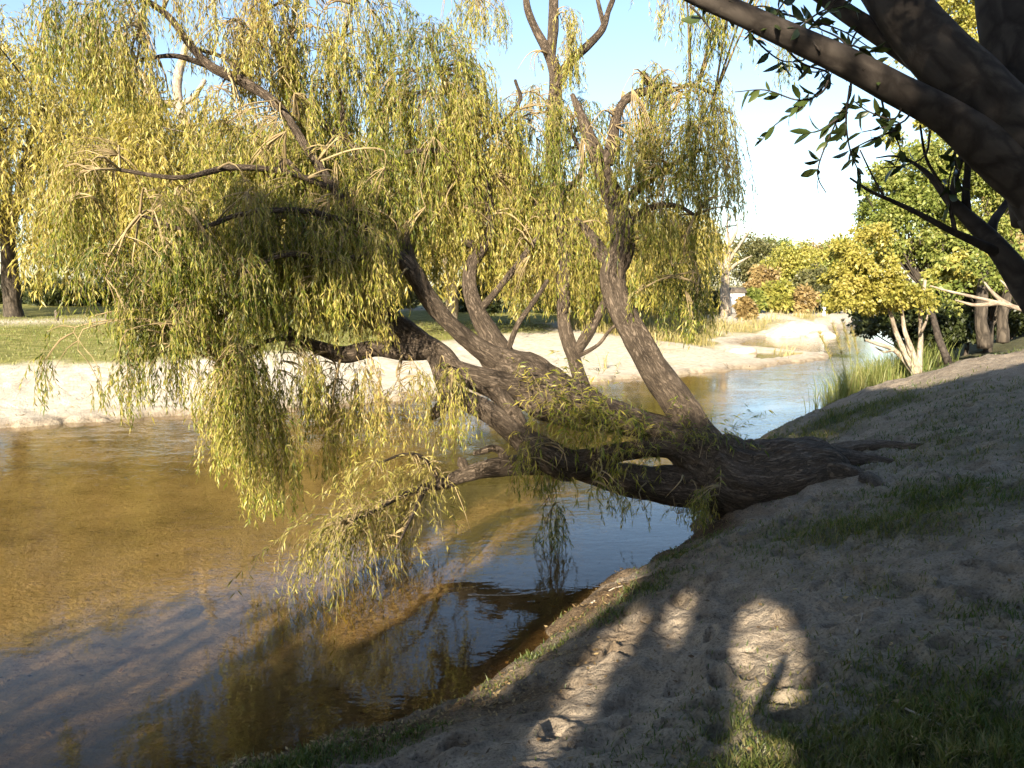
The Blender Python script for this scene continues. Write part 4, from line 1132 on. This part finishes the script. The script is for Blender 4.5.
NL['e'] = nlimb([[(1110, 395, 4.7, 20.28), (1060, 335, 4.9, 17.16), (1024, 285, 5, 14.04), (1005, 258, 5, 10.92), (988, 238, 5.05, 9.36), (968, 218, 5.1, 7.02), (950, 200, 5.1, 5.46), (930, 176, 5.15, 2.81), (912, 162, 5.2, 1.72), (894, 156, 5.2, 1.09), (876, 158, 5.2, 0.62)],
                 [(1024, 283, 5.0, 6.24), (1004, 258, 5, 6.24), (976, 242, 4.95, 4.29), (950, 230, 4.9, 3.28), (920, 214, 4.9, 2.65), (890, 200, 4.85, 2.03), (868, 190, 4.8, 1.56), (850, 178, 4.8, 1.01)],
                 [(990, 240, 5.05, 5.46), (993, 222, 5.1, 4.68), (1000, 212, 5.15, 3.90), (1015, 190, 5.2, 3.12)],
                 [(968, 216, 5.1, 4.68), (966, 195, 5.1, 3.90), (968, 165, 5.1, 3.12), (964, 140, 5.1, 2.34)],
                 [(952, 203, 5.1, 3.90), (955, 180, 5.1, 3.51), (962, 155, 5.1, 3.12)],
                 [(955, 232, 4.9, 2.34), (948, 200, 4.9, 1.87), (938, 180, 4.9, 1.72), (926, 158, 4.9, 1.40), (920, 125, 4.9, 1.09)],
                 [(884, 197, 4.85, 1.17), (872, 175, 4.85, 0.94), (860, 150, 4.85, 0.70)]], 43)
# twigs and large leaves, dark against the sky
gt, gf = Geo(), Geo()
TW = [[(715, 2), (735, 14), (760, 6), (785, 12)], [(820, 50), (800, 28), (770, 22), (745, 34)], [(845, 62), (858, 30), (880, 26), (898, 10)], [(790, 36), (820, 12), (850, 4)], [(870, 74), (845, 66), (815, 72), (790, 66)], [(905, 96), (895, 118), (870, 112), (852, 100)], [(770, 28), (800, 62), (830, 75), (815, 95), (790, 115), (775, 125), (760, 142)], [(830, 75), (822, 92), (800, 100), (765, 90), (735, 92)], [(850, 70), (850, 95), (838, 118), (820, 160), (818, 178), (826, 193)], [(838, 118), (820, 130), (808, 133)],
      [(880, 90), (884, 110), (892, 130), (900, 150), (895, 165)], [(850, 85), (846, 120), (850, 150), (860, 175)], [(900, 128), (870, 140), (850, 150)], [(740, 18), (756, 40), (780, 60), (800, 62)], [(690, 5), (702, 18), (715, 35)],
      [(790, 38), (775, 20), (785, 0), (790, -10)], [(800, 40), (815, 22), (830, 8), (838, -8)], [(830, 55), (850, 45), (870, 55), (880, 65)], [(860, 66), (842, 40), (818, 28), (800, 20)], [(770, 10), (800, 18), (840, 30), (870, 48)], [(888, 84), (870, 62), (850, 58), (830, 60)],
      [(930, 130), (925, 155), (905, 165), (880, 168)], [(948, 125), (955, 150), (948, 190), (956, 225)], [(960, 130), (955, 160), (965, 200)], [(915, 100), (905, 120), (880, 128), (862, 132)]]
for pts in TW:
    dd = 4.55 + rng.uniform(-0.15, 0.25)
    P = [at(u, v, dd + 0.04 * k) for k, (u, v) in enumerate(pts)]
    C, r = gt.tube(P, np.linspace(0.0075, 0.003, len(P)), 5, 0.03, 0, 1, 0.4)
    k = np.arange(len(C) // 4, len(C), 2)
    k = k[rng.random(len(k)) < 0.8]
    B = np.repeat(C[k], 2, axis=0)
    Tn = np.repeat(np.gradient(C, axis=0)[k], 2, axis=0)
    m = len(B)
    Dv = unit(Tn) * 0.5 + rng.normal(size=(m, 3)) * 0.6 + np.array([-0.15, 0, -0.2])
    L_ = rng.uniform(0.06, 0.135, m)
    Dv = unit(Dv); S = unit(np.cross(Dv, unit(rng.normal(size=(m, 3)))))
    nrm = np.cross(Dv, S)
    W_ = L_ * rng.uniform(0.26, 0.42, m)
    prof = [(0.0, 0.0), (0.3, 0.85), (0.6, 0.95), (0.85, 0.5), (1.0, 0.0)]
    rows = []
    for (s, w) in prof:
        cpt = B + Dv * (L_ * s)[:, None] + nrm * (-0.25 * L_ * s * s)[:, None]
        rows.append(cpt + S * (W_ * w * 0.5)[:, None] + nrm * (0.12 * W_ * w)[:, None]); rows.append(cpt); rows.append(cpt - S * (W_ * w * 0.5)[:, None] + nrm * (0.12 * W_ * w)[:, None])
    Vv = np.stack(rows, 1).reshape(-1, 3)
    Qs = []
    for s in range(4):
        a = 3 * s
        Qs += [[a, a + 1, a + 4, a + 3], [a + 1, a + 2, a + 5, a + 4]]
    Qs = (np.array(Qs)[None] + (np.arange(m) * 15)[:, None, None]).reshape(-1, 4)
    gf.add(Vv, Qs)
gt.build('twig', M_SMOOTH, NL['b'][0], p0)
gf.build('foliage', M_BROAD, neart, p0, bark=False)

# ------------------------------------------------------------------ sun patches: where light reaches the shaded bank (gaps left in the crowns that cast the shade)
LIT = [[(468, 702), (478, 680), (520, 645), (560, 612), (600, 586), (640, 566), (652, 572), (622, 600), (575, 635), (530, 672), (497, 705)],
       [(520, 765), (545, 715), (575, 675), (600, 640), (640, 604), (655, 612), (630, 650), (600, 695), (572, 740), (560, 768)],
       [(664, 640), (668, 612), (688, 586), (700, 592), (688, 628), (676, 648)],
       [(736, 690), (732, 640), (741, 612), (757, 594), (783, 606), (795, 622), (806, 648), (812, 690), (800, 775), (690, 775), (728, 735)]]


def in_poly(u, v, poly):
    ins = np.zeros(u.shape, bool)
    n = len(poly)
    for i in range(n):
        ax, ay = poly[i]; bx, by = poly[(i + 1) % n]
        if ay == by:
            continue
        ins ^= ((ay > v) != (by > v)) & (u < (bx - ax) * (v - ay) / (by - ay) + ax)
    return ins


def shadow_px(P):
    """where the shadow of a point lands on ground or water, as photo position"""
    ts = np.linspace(3, 34, 320)
    out = np.full((len(P), 2), np.nan)
    alive = np.ones(len(P), bool)
    for t in ts:
        k = np.where(alive)[0]
        if len(k) == 0:
            break
        Z = P[k] + SUNL * t
        low = Z[:, 2] < 2.2
        kk = k[low]
        if len(kk) == 0:
            continue
        Zl = Z[low]
        h = np.maximum(HGRID(Zl[:, 0], Zl[:, 1]), 0.0)
        hit = Zl[:, 2] <= h
        if hit.any():
            u, v, dep = to_px(Zl[hit])
            ok = dep > 0.5
            out[kk[hit], 0] = np.where(ok, u, np.nan); out[kk[hit], 1] = np.where(ok, v, np.nan)
            alive[kk[hit]] = False
    return out


# quick height lookup
hx = np.linspace(-16, 16, 321); hy = np.linspace(-6, 26, 321)
HX, HY = np.meshgrid(hx, hy)
HG = terrain(HX.ravel(), HY.ravel(), False)[0].reshape(HX.shape)


def HGRID(x, y):
    i = np.clip(((y + 6) / 0.1).astype(int), 0, 320); j = np.clip(((x + 16) / 0.1).astype(int), 0, 320)
    return HG[i, j]


SPRAY_LIT = [at(*q) for q in [(440, 490, 9.4), (405, 500, 8.8), (400, 540, 8.5), (370, 520, 8.2), (345, 535, 7.8), (340, 570, 7.6), (375, 570, 8.1), (330, 600, 7.4)]]


def shade_keep(P):
    s = shadow_px(P)
    u, v = s[:, 0], s[:, 1]
    keep = np.ones(len(P), bool)
    for q in SPRAY_LIT:
        w_ = q - P
        a_ = w_ @ SUNL
        keep &= (a_ < 0) | (np.linalg.norm(w_ - a_[:, None] * SUNL, axis=1) > 0.42)
    with np.errstate(invalid='ignore'):
        for poly in LIT:
            for du, dv in ((0, 0), (6, 0), (-6, 0), (0, 6), (0, -6)):
                keep &= ~in_poly(u + du, v + dv, poly)
        keep &= ~((u > 866) & (v < 392) & (v > 300) & (v < 364 + (1024 - u) * 0.26))   # sunny crest
    return keep


def caster(label, b, blobs, n, trunk, seed):
    b = np.array([b[0], b[1], float(hgt(b[0], b[1])[0]) - 0.1])
    t = thing('bank_tree', label, 'tree', b, 'trees shading the near bank')
    g = Geo(); gl = Geo(); gf = Geo()
    top = max(q[2] + q[5] for q in blobs)
    f = b + np.array([0, 0, 2.6])
    g.tube([b, b + [0, 0, 0.6], f], [trunk * 1.4, trunk, trunk * 0.85], 14, 0.15, 0.1, seed, 0.2)
    g.build('trunk', M_DARKBARK, t, b, True)
    vol = np.array([q[3] * q[4] * q[5] for q in blobs]); vol = vol / vol.sum() * np.array([q[6] if len(q) > 6 else 1.0 for q in blobs])
    P = []
    for q, w in zip(blobs, vol):
        c = np.array(q[:3])
        kk = int(n * w)
        dv = unit(rng.normal(size=(kk, 3))) * (rng.random(kk) ** 0.45)[:, None]
        if n < 9000:
            cc = unit(rng.normal(size=(26, 3))) * (rng.random(26) ** 0.5)[:, None]
            dv = cc[rng.integers(0, 26, kk)] + rng.normal(size=(kk, 3)) * 0.11
        P.append(c + dv * np.array(q[3:6]))
        for k in range(5):
            e = c + unit(rng.normal(size=(3,))) * np.array(q[3:6]) * 0.6
            pts = np.array([f, (f + e) / 2 + [0, 0, 0.2], e])
            C, r = resample(pts, np.array([1, 1, 1.0]), 0.2)
            if shade_keep(C).all():
                gl.tube(pts, [trunk * 0.45, trunk * 0.25, 0.03], 7, 0.2, 0.05, k, 0.4)
    P = np.vstack(P)
    P = P[shade_keep(P)]
    m = len(P)
    D = unit(rng.normal(size=(m, 3)) + np.array([0, 0, -0.3]))
    leaf_quads(gf, P, D, rng.uniform(0.10, 0.16, m), rng.uniform(0.06, 0.09, m))
    if gl.n:
        gl.build('limb', M_DARKBARK, t, b, True)
    gf.build('crown', M_DKGREEN, t, b, bark=False)


caster('bushy bank tree whose shade covers the sand below the leaning trunk', (-2.6, -7.0), [(-1.6, -6.3, 5.4, 3.6, 1.5, 3.6), (-4.4, -6.8, 6.0, 2.8, 1.5, 3.2), (-1.8, -6.5, 7.6, 2.6, 1.3, 1.5), (-4.9, -6.6, 9.2, 2.3, 1.0, 1.0, 0.05)], 120000, 0.25, 3)
caster('tall unseen tree added to shade the heart of the willow', (-7.2, -7.0), [(-7.75, -6.5, 10.75, 1.0, 0.9, 0.72)], 3600, 0.2, 9)  # added out of view, crown placed so its shadow darkens the willow's middle
caster('bushy bank tree whose shade covers the shallow water at the left', (-9.0, -7.5), [(-8.6, -7.0, 4.4, 3.4, 1.6, 2.6)], 15000, 0.22, 5)
caster('bushy bank tree whose shade covers the grass nearest the viewer', (2.6, -6.5), [(2.0, -6.0, 5.4, 3.6, 1.6, 3.4), (3.6, -6.2, 8.4, 3.2, 1.6, 3.0), (0.6, -6.6, 9.0, 2.6, 1.4, 2.2), (-0.6, -6.5, 10.4, 2.5, 1.2, 1.5), (6.5, -5.5, 7.0, 3.0, 1.8, 4.0)], 150000, 0.25, 7)

# crown of the near tree, overhead
P = []
for c, r, k in [((3.2, 1.2, 7.2), (3.0, 2.8, 1.6), 26000), ((6.0, 2.6, 7.4), (3.0, 3.4, 2.0), 26000), ((0.6, 2.0, 7.3), (2.4, 2.4, 1.0), 14000), ((4.6, -1.6, 6.6), (3.0, 2.2, 1.8), 22000)]:
    dv = unit(rng.normal(size=(k, 3))) * (rng.random(k) ** 0.36)[:, None]
    P.append(np.array(c) + dv * np.array(r))
P = np.vstack(P)
u, v, dep = to_px(P)
P = P[~((dep > 0.3) & (v > -60) & (u > -80) & (u < 1110))]
P = P[shade_keep(P)]
gf = Geo()
leaf_quads(gf, P, unit(rng.normal(size=P.shape)), rng.uniform(0.07, 0.13, len(P)), rng.uniform(0.03, 0.05, len(P)))
gf.build('crown', M_BROAD, neart, p0, bark=False)

# ------------------------------------------------------------------ grass, reeds, leaf litter


def blades(geo, x, y, z, h, w, bend):
    n = len(x)
    a = rng.uniform(0, TAU, n)
    s = np.stack([np.cos(a), np.sin(a), np.zeros(n)], -1)
    b = rng.uniform(0, TAU, n)
    l = np.stack([np.cos(b), np.sin(b), np.zeros(n)], -1) * (bend * rng.uniform(0.3, 1.2, n) * h)[:, None]
    B = np.stack([x, y, z], -1)
    up = np.array([0, 0, 1.0])
    M = B + l * 0.35 + up * (h * 0.6)[:, None]
    Tp = B + l * 1.1 + up * h[:, None]
    w = np.broadcast_to(w, (n,))[:, None]
    V = np.stack([B - s * w / 2, B + s * w / 2, M + s * w * 0.38, M - s * w * 0.38, Tp], 1).reshape(-1, 3)
    i = np.arange(n) * 5
    geo.add(V, np.stack([i, i + 1, i + 2, i + 3], -1), np.stack([i + 3, i + 2, i + 4], -1))


gg = Geo()
nn = 380000
# candidates denser near the viewer
r = np.exp(rng.uniform(math.log(1.9), math.log(22), nn)); a = rng.uniform(-0.75, 0.72, nn)
x, y = r * np.sin(a), r * np.cos(a)
z, dn, df = terrain(x, y)
msk = grass_mask(x, y, dn) * (dn > 0.06) * (y < 20)
keep = rng.random(nn) < np.clip(msk * 1.25, 0, 0.95) ** 1.3 + 0.002 * (dn > 0.3)
x, y, z, r, msk = x[keep], y[keep], z[keep], r[keep], msk[keep]
h = rng.uniform(0.02, 0.055, len(x)) * (0.7 + 0.8 * np.clip(msk, 0, 1)) * (1 + 0.035 * r)
blades(gg, x, y, z - 0.005, h, 0.0038 + 0.0007 * r, 0.8)
tag(gg.build('grass', M_GRASS, bark=False), 'short dull grass in patches on the near sandy bank', 'grass', kind='stuff')

# far dry grass on the sandbar and slope
gg = Geo()
nn = 60000
x = rng.uniform(3, 40, nn); y = rng.uniform(27, 75, nn)
z, dn, df = terrain(x, y)
fm = fbm(x * 0.22, y * 0.12, 3, 23) - 0.05 + 0.25 * sstep(2.5, 9, df)
keep = (df > 1.6) & (rng.random(nn) < sstep(0.0, 0.4, fm)) & (x < y * 0.5)
x, y, z = x[keep], y[keep], z[keep]
blades(gg, x, y, z - 0.02, rng.uniform(0.15, 0.75, len(x)), rng.uniform(0.02, 0.05, len(x)), 0.5)
tag(gg.build('dry_grass', M_DRYGRASS, bark=False), 'dry yellow grass covering the far slope above the sandbar', 'grass', kind='stuff')
gg = Geo()
nn = 30000
x = rng.uniform(-28, 8, nn); y = rng.uniform(20, 44, nn)
z, dn, df = terrain(x, y)
ws = 5.6 + 4.4 * sstep(-8, 3, x)
keep = (df > ws - 0.2) & (rng.random(nn) < 0.75)
x, y, z = x[keep], y[keep], z[keep]
blades(gg, x, y, z - 0.01, rng.uniform(0.03, 0.12, len(x)), rng.uniform(0.015, 0.03, len(x)), 0.6)
tag(gg.build('lawn_grass', M_REED, bark=False), 'mown green grass of the lawn across the river', 'grass', kind='stuff')

# reeds at the bend
pR = np.array([9.6, 20.6])
bR = np.array([pR[0], pR[1], 0.0])
t = thing('reed_clump', 'clump of tall green reeds at the water edge by the bend', 'reeds', bR)
gg = Geo()
nn = 2600
tt = rng.random(nn)
x = np.interp(tt, [0, 0.4, 1], [7.9, 9.2, 11.6]) + rng.normal(0, 0.35, nn); y = np.interp(tt, [0, 0.4, 1], [19.0, 20.3, 22.4]) + rng.normal(0, 0.35, nn)
z = hgt(x, y)
keep = z > -0.25
x, y, z = x[keep], y[keep], z[keep]
blades(gg, x, y, z - 0.02, rng.uniform(0.35, 1.15, len(x)), 0.016, 0.45)
gg.build('blades', M_REED, t, bR, bark=False)
for (u0, v0, u1, v1) in [(846, 388, 833, 325), (852, 386, 843, 322), (838, 392, 820, 335), (858, 384, 852, 330)]:
    g = Geo(); gp = Geo()
    P0, P1 = at(u0, v0, 19.6), at(u1, v1, 19.4)
    C, r_ = g.tube([P0, (P0 + P1) / 2 + [0.05, 0, 0.05], P1], [0.01, 0.008, 0.005], 5, 0.1)
    nb = 160
    k = rng.integers(int(len(C) * 0.55), len(C), nb)
    leaf_quads(gp, C[k], rng.normal(size=(nb, 3)) * 0.25 + np.array([-0.1, 0, 0.8]), rng.uniform(0.08, 0.2, nb), 0.012)
    so_ = g.build('stalk', M_REED, t, bR)
    gp.build('plume', M_DRYGRASS, so_, bR, bark=False)

# leaf litter
gl = Geo()
nn = 60000
r = np.exp(rng.uniform(math.log(2.0), math.log(14), nn)); a = rng.uniform(-0.7, 0.7, nn)
x, y = r * np.sin(a), r * np.cos(a)
z, dn, df = terrain(x, y)
prob = np.where(dn > 0.02, 1.2 * np.exp(-((dn - 0.35) / 0.42) ** 2) * sstep(-0.5, 0.3, fbm(x * 1.5, y * 1.5, 3, 81)) * (y < 10) + 0.035 + 0.35 * grass_mask(x, y, dn), 0)
keep = rng.random(nn) < prob * 0.8
x, y, z = x[keep], y[keep], z[keep]
m = len(x)
D = np.stack([rng.normal(size=m), rng.normal(size=m), rng.normal(0.03, 0.12, m)], -1)
Dn = unit(D)
S = unit(np.cross(Dn, np.array([0, 0, 1.0]) + rng.normal(size=(m, 3)) * 0.35))
leaf_quads(gl, np.stack([x, y, z + 0.008], -1), D, rng.uniform(0.02, 0.055, m), rng.uniform(0.010, 0.024, m), -0.1, S)
tag(gl.build('fallen_leaves', M_LITTER, bark=False), 'dry brown leaves lying along the water edge and in the grass', 'leaves', kind='stuff')
# twigs and dry leaves washed up along the far waterline
gl = Geo()
nn = 9000
x = rng.uniform(-17, 14, nn); y = rng.uniform(12, 36, nn)
z, dn, df = terrain(x, y)
keep = (df > 0.03) & (df < 1.1) & (rng.random(nn) < (0.25 + 0.75 * sstep(0.0, 0.5, fbm(x * 0.6, y * 0.6, 3, 61))) * np.exp(-df / 0.4))
x, y, z = x[keep], y[keep], z[keep]
m = len(x)
D = np.stack([rng.normal(size=m), rng.normal(size=m), rng.normal(0.05, 0.3, m)], -1)
S = unit(np.cross(unit(D), np.array([0, 0, 1.0]) + rng.normal(size=(m, 3)) * 0.5))
leaf_quads(gl, np.stack([x, y, z + 0.01], -1), D, rng.uniform(0.06, 0.28, m), rng.uniform(0.015, 0.05, m), -0.2, S)
tag(gl.build('washed_up_debris', M_LITTER, bark=False), 'dry twigs and leaves washed up along the far waterline', 'debris', kind='stuff')
# leaves drowned on the shallow bed and floating
gl = Geo()
nn = 2600
x = rng.uniform(-7, 1.5, nn); y = rng.uniform(3.8, 11, nn)
z, dn, df = terrain(x, y)
keep = (dn < -0.05) & (rng.random(nn) < 0.12 + 0.6 * sstep(0.1, 0.6, fbm(x * 0.8, y * 0.8, 3, 99)))
x, y, z = x[keep], y[keep], z[keep]
m = len(x)
D = np.stack([rng.normal(size=m), rng.normal(size=m), rng.normal(0, 0.15, m)], -1)
S = unit(np.cross(unit(D), np.array([0, 0, 1.0]) + rng.normal(size=(m, 3)) * 0.2))
leaf_quads(gl, np.stack([x, y, z + 0.012], -1), D, rng.uniform(0.04, 0.10, m), rng.uniform(0.015, 0.04, m), -0.05, S)
tag(gl.build('sunken_leaves', M_LITTER, bark=False), 'dark leaves lying on the shallow river bed', 'leaves', kind='stuff')


# ------------------------------------------------------------------ small things
def boulder(name, label, c, rx, ry, rz, mat, seed, cat, group=None):
    n1, n2 = 40, 22
    th = np.arange(n1) / n1 * TAU; ph = np.linspace(0.02, math.pi - 0.02, n2)
    TH, PH = np.meshgrid(th, ph)
    X = np.stack([np.sin(PH) * np.cos(TH), np.sin(PH) * np.sin(TH), np.cos(PH)], -1)
    k = 1 + 0.22 * vnoise(X[..., 0] * 1.6, X[..., 1] * 1.6, X[..., 2] * 1.6, seed) + 0.09 * vnoise(X[..., 0] * 4.5, X[..., 1] * 4.5, X[..., 2] * 4.5, seed + 1)
    V = (X * k[..., None] * np.array([rx, ry, rz])).reshape(-1, 3)
    i = np.arange(n2 - 1)[:, None] * n1; j = np.arange(n1)[None]; j2 = (j + 1) % n1
    Q = np.stack([i + j, i + n1 + j, i + n1 + j2, i + j2], -1).reshape(-1, 4)
    top = np.stack([np.arange(n1), (np.arange(n1) + 1) % n1], -1)
    V = np.vstack([V, [[0, 0, rz * 0.98]], [[0, 0, -rz * 0.98]]])
    T = np.vstack([np.column_stack([top[:, 0], top[:, 1], np.full(n1, len(V) - 2)]), np.column_stack([(n2 - 1) * n1 + top[:, 1], (n2 - 1) * n1 + top[:, 0], np.full(n1, len(V) - 1)])])
    o = mesh_obj(name, V, [Q, T], mat, None, None, True)
    o.location = [float(q) for q in c]
    return tag(o, label, cat, group)


M_PALEROCK = rough_mat('pale rock', (0.30, 0.25, 0.19), (0.52, 0.45, 0.35), 1.5, 0.9, 0.8, 0.1)
for (u, v, d, a, b_, c_, lab) in [(800, 332, 50, 1.9, 1.2, 0.75, 'largest pale boulder of the stony mound across the river'), (818, 335, 48, 1.1, 0.9, 0.5, 'smaller pale boulder at the river side of the stony mound'), (782, 334, 47, 1.0, 0.8, 0.5, 'pale boulder at the grassy side of the stony mound'), (742, 336, 36, 0.7, 0.5, 0.3, 'low pale boulder on the grassy top of the sandbar')]:
    p = at(u, v, d); p[2] = float(hgt(p[0], p[1])[0]) + c_ * 0.2
    boulder('boulder', lab, p, a, b_, c_, M_PALEROCK, int(u), 'rock', 'pale boulders across the river')

for k, (pts, rr, lab) in enumerate([([(857, 640), (862, 622), (863, 615)], 0.007, 'short pale stick lying on the sand right of the sun patch'),
                                    ([(468, 596), (520, 600), (548, 592)], 0.006, 'thin dark stick lying in the shallow water by the bank'),
                                    ([(905, 716), (945, 730), (958, 738)], 0.005, 'thin straw coloured twig lying in the near grass'),
                                    ([(590, 605), (612, 594), (622, 588)], 0.008, 'pale stick lying at the grassy water edge')]):
    G = ground_hit([p[0] for p in pts], [p[1] for p in pts])
    G[:, 2] = terrain(G[:, 0], G[:, 1])[0]
    G[:, 2] = np.maximum(G[:, 2], 0.0) + rr + 0.004
    o0 = G.mean(0)
    g = Geo(); g.tube(G, np.linspace(rr, rr * 0.6, len(G)), 7, 0.03, 0.15, k, 0.8)
    C0 = np.array(G[0]); kn = C0 * 0.45 + G[1] * 0.55
    g.tube([kn, kn + [0.02, 0.015, 0.012], kn + [0.045, 0.03, 0.012]], [rr * 0.5, rr * 0.4, rr * 0.25], 5, 0.02)
    o = g.build('stick', M_STICK, None, o0, True)
    o.location = [float(q) for q in o0]
    tag(o, lab, 'stick', 'sticks on the near bank')


def box_geo(g, c, s):
    c = np.asarray(c, float); s = np.asarray(s, float) / 2
    v = np.array([[x, y, z] for x in (-1, 1) for y in (-1, 1) for z in (-1, 1)]) * s + c
    g.add(v, [[0, 1, 3, 2], [4, 6, 7, 5], [0, 4, 5, 1], [2, 3, 7, 6], [0, 2, 6, 4], [1, 5, 7, 3]])


# small white hut by the pale tree, white post, lawn posts
b = far_base(731, 60)
t = thing('shed', 'tiny white shed at the foot of the bare pale tree', 'shed', b)
g = Geo(); box_geo(g, b + [0, 0, 0.75], (1.5, 1.3, 1.5)); g.build('wall', M_WHITE, t, b, bark=False)
g = Geo()
rv = np.array([[-0.9, -0.8, 1.5], [0.9, -0.8, 1.5], [0.9, 0.8, 1.5], [-0.9, 0.8, 1.5], [-0.9, 0, 1.9], [0.9, 0, 1.9]]) + b + [0, 0, 0.003]
g.add(rv, [[0, 1, 5, 4], [2, 3, 4, 5], [0, 3, 2, 1]], [[0, 4, 3], [1, 2, 5]]); g.build('roof', M_WOOD, t, b, bark=False)
for (u, d, hgt_, rr, lab, m) in [(823, 62, 0.95, 0.12, 'white post standing on the far slope below the tree line', M_WHITE), (58, 40, 0.55, 0.09, 'short timber post on the lawn beside the dirt path', M_WOOD), (108, 41, 0.5, 0.09, 'short timber post on the lawn behind hanging willow tails', M_WOOD)]:
    b = far_base(u, d)
    g = Geo(); g.tube([b, b + [0, 0, hgt_ * 0.9], b + [0, 0, hgt_]], [rr, rr, rr * 0.8], 10, 0.1, 0.04, 1)
    o = g.build('post', m, None, b); o.location = [float(q) for q in b]
    tag(o, lab, 'post')

# ------------------------------------------------------------------ the person taking the picture, whose shadow falls on the sand
gz = float(hgt(0.12, -0.3)[0])
PV = [(0.14, -0.36, 2.28), (0.14, -0.36, 2.52), (0.13, -0.36, 2.79), (0.12, -0.33, 2.91), (0.11, -0.29, 2.98), (0.10, -0.25, 3.09), (0.10, -0.25, 3.16), (0.10, -0.15, 3.05),   # pelvis .. neck, head, nose
      (-0.05, -0.35, 2.84), (-0.23, -0.22, 2.76), (-0.09, -0.12, 2.93), (-0.065, -0.10, 2.99),                        # left arm
      (0.30, -0.36, 2.84), (0.42, -0.26, 2.66), (0.17, -0.12, 2.93), (0.13, -0.10, 2.99),                             # right arm
      (0.05, -0.36, 2.24), (0.04, -0.33, gz + 0.47), (0.03, -0.38, gz + 0.09), (0.02, -0.22, gz + 0.04),              # left leg
      (0.23, -0.36, 2.24), (0.25, -0.33, gz + 0.47), (0.26, -0.38, gz + 0.09), (0.28, -0.22, gz + 0.04)]
PR = [0.15, 0.14, 0.15, 0.07, 0.055, 0.092, 0.075, 0.02, 0.062, 0.045, 0.032, 0.036, 0.062, 0.045, 0.032, 0.036, 0.095, 0.062, 0.042, 0.036, 0.095, 0.062, 0.042, 0.036]
PE = [(0, 1), (1, 2), (2, 3), (3, 4), (4, 5), (5, 6), (5, 7), (2, 8), (8, 9), (9, 10), (10, 11), (2, 12), (12, 13), (13, 14), (14, 15), (0, 16), (16, 17), (17, 18), (18, 19), (0, 20), (20, 21), (21, 22), (22, 23)]
for hb, sx_ in ((11, 1), (15, -1)):
    hx_, hy_, hz_ = PV[hb]
    for f_ in range(5):
        a = len(PV)
        PV += [(hx_ + sx_ * 0.012, hy_ + 0.012, hz_ + 0.034 - 0.017 * f_), (hx_ + sx_ * (0.034 - 0.004 * abs(f_ - 2)), hy_ + 0.016, hz_ + 0.037 - 0.0185 * f_)]
        PR += [0.009, 0.008]; PE += [(hb, a), (a, a + 1)]
bm_ = bpy.data.meshes.new('person')
bm_.from_pydata([(x - 0.14, y + 0.36, z - gz) for x, y, z in PV], PE, [])
person = link(bpy.data.objects.new('person', bm_))
person.location = (0.14, -0.36, gz)
sk = person.modifiers.new('skin', 'SKIN'); sk.use_smooth_shade = True
for k_, v_ in enumerate(bm_.skin_vertices[0].data):
    v_.radius = (PR[k_], PR[k_] * (0.68 if k_ < 3 else 1.0)); v_.use_root = (k_ == 0)
person.modifiers.new('sub', 'SUBSURF').render_levels = 2
bm_.materials.append(rough_mat('dark jacket cloth', (0.03, 0.035, 0.05), (0.06, 0.065, 0.08), 30.0, 0.9, 0.2, 0.005))
tag(person, 'person standing on the bank with both arms raised, shadow falling on the sand', 'person')

# ------------------------------------------------------------------ light, world, camera
w = bpy.data.worlds.new('World'); scene.world = w; w.use_nodes = True
nt = w.node_tree
sky = nt.nodes.new('ShaderNodeTexSky'); sky.sky_type = 'NISHITA'; sky.sun_disc = False
sky.sun_elevation = SEL
sky.sun_rotation = math.pi + SAZ
sky.air_density = 1.0; sky.dust_density = 0.7; sky.ozone_density = 1.3
bg = nt.nodes['Background']; bg.inputs['Strength'].default_value = 0.078
nt.links.new(sky.outputs[0], bg.inputs['Color'])
sd = bpy.data.lights.new('sun', 'SUN'); sd.energy = 5.0; sd.angle = math.radians(0.55); sd.color = (1.0, 0.89, 0.71)
so = link(bpy.data.objects.new('sun', sd))
from mathutils import Vector
so.rotation_euler = Vector(SUNL).to_track_quat('-Z', 'Y').to_euler()
so.location = (-4, -12, 12)

cam = bpy.data.cameras.new('camera'); cam.sensor_width = 36; cam.lens = 36 * FPX / 1024
cam.clip_start = 0.05; cam.clip_end = 3000
co = link(bpy.data.objects.new('camera', cam)); co.location = CAM; co.rotation_euler = (math.pi / 2 - PITCH, 0, 0)
scene.camera = co

vs = scene.view_settings
vs.view_transform = 'Standard'; vs.look = 'None'; vs.exposure = 1.85; vs.gamma = 1; vs.use_curve_mapping = False
cy = scene.cycles
cy.use_denoising = True; cy.use_adaptive_sampling = True; cy.adaptive_threshold = 0.03
cy.max_bounces = 8; cy.diffuse_bounces = 3; cy.glossy_bounces = 3; cy.transmission_bounces = 4; cy.transparent_max_bounces = 8
cy.caustics_reflective = False; cy.caustics_refractive = False
cy.sample_clamp_indirect = 4.0
print('verts', sum(len(o.data.vertices) for o in scene.objects if o.type == 'MESH'))
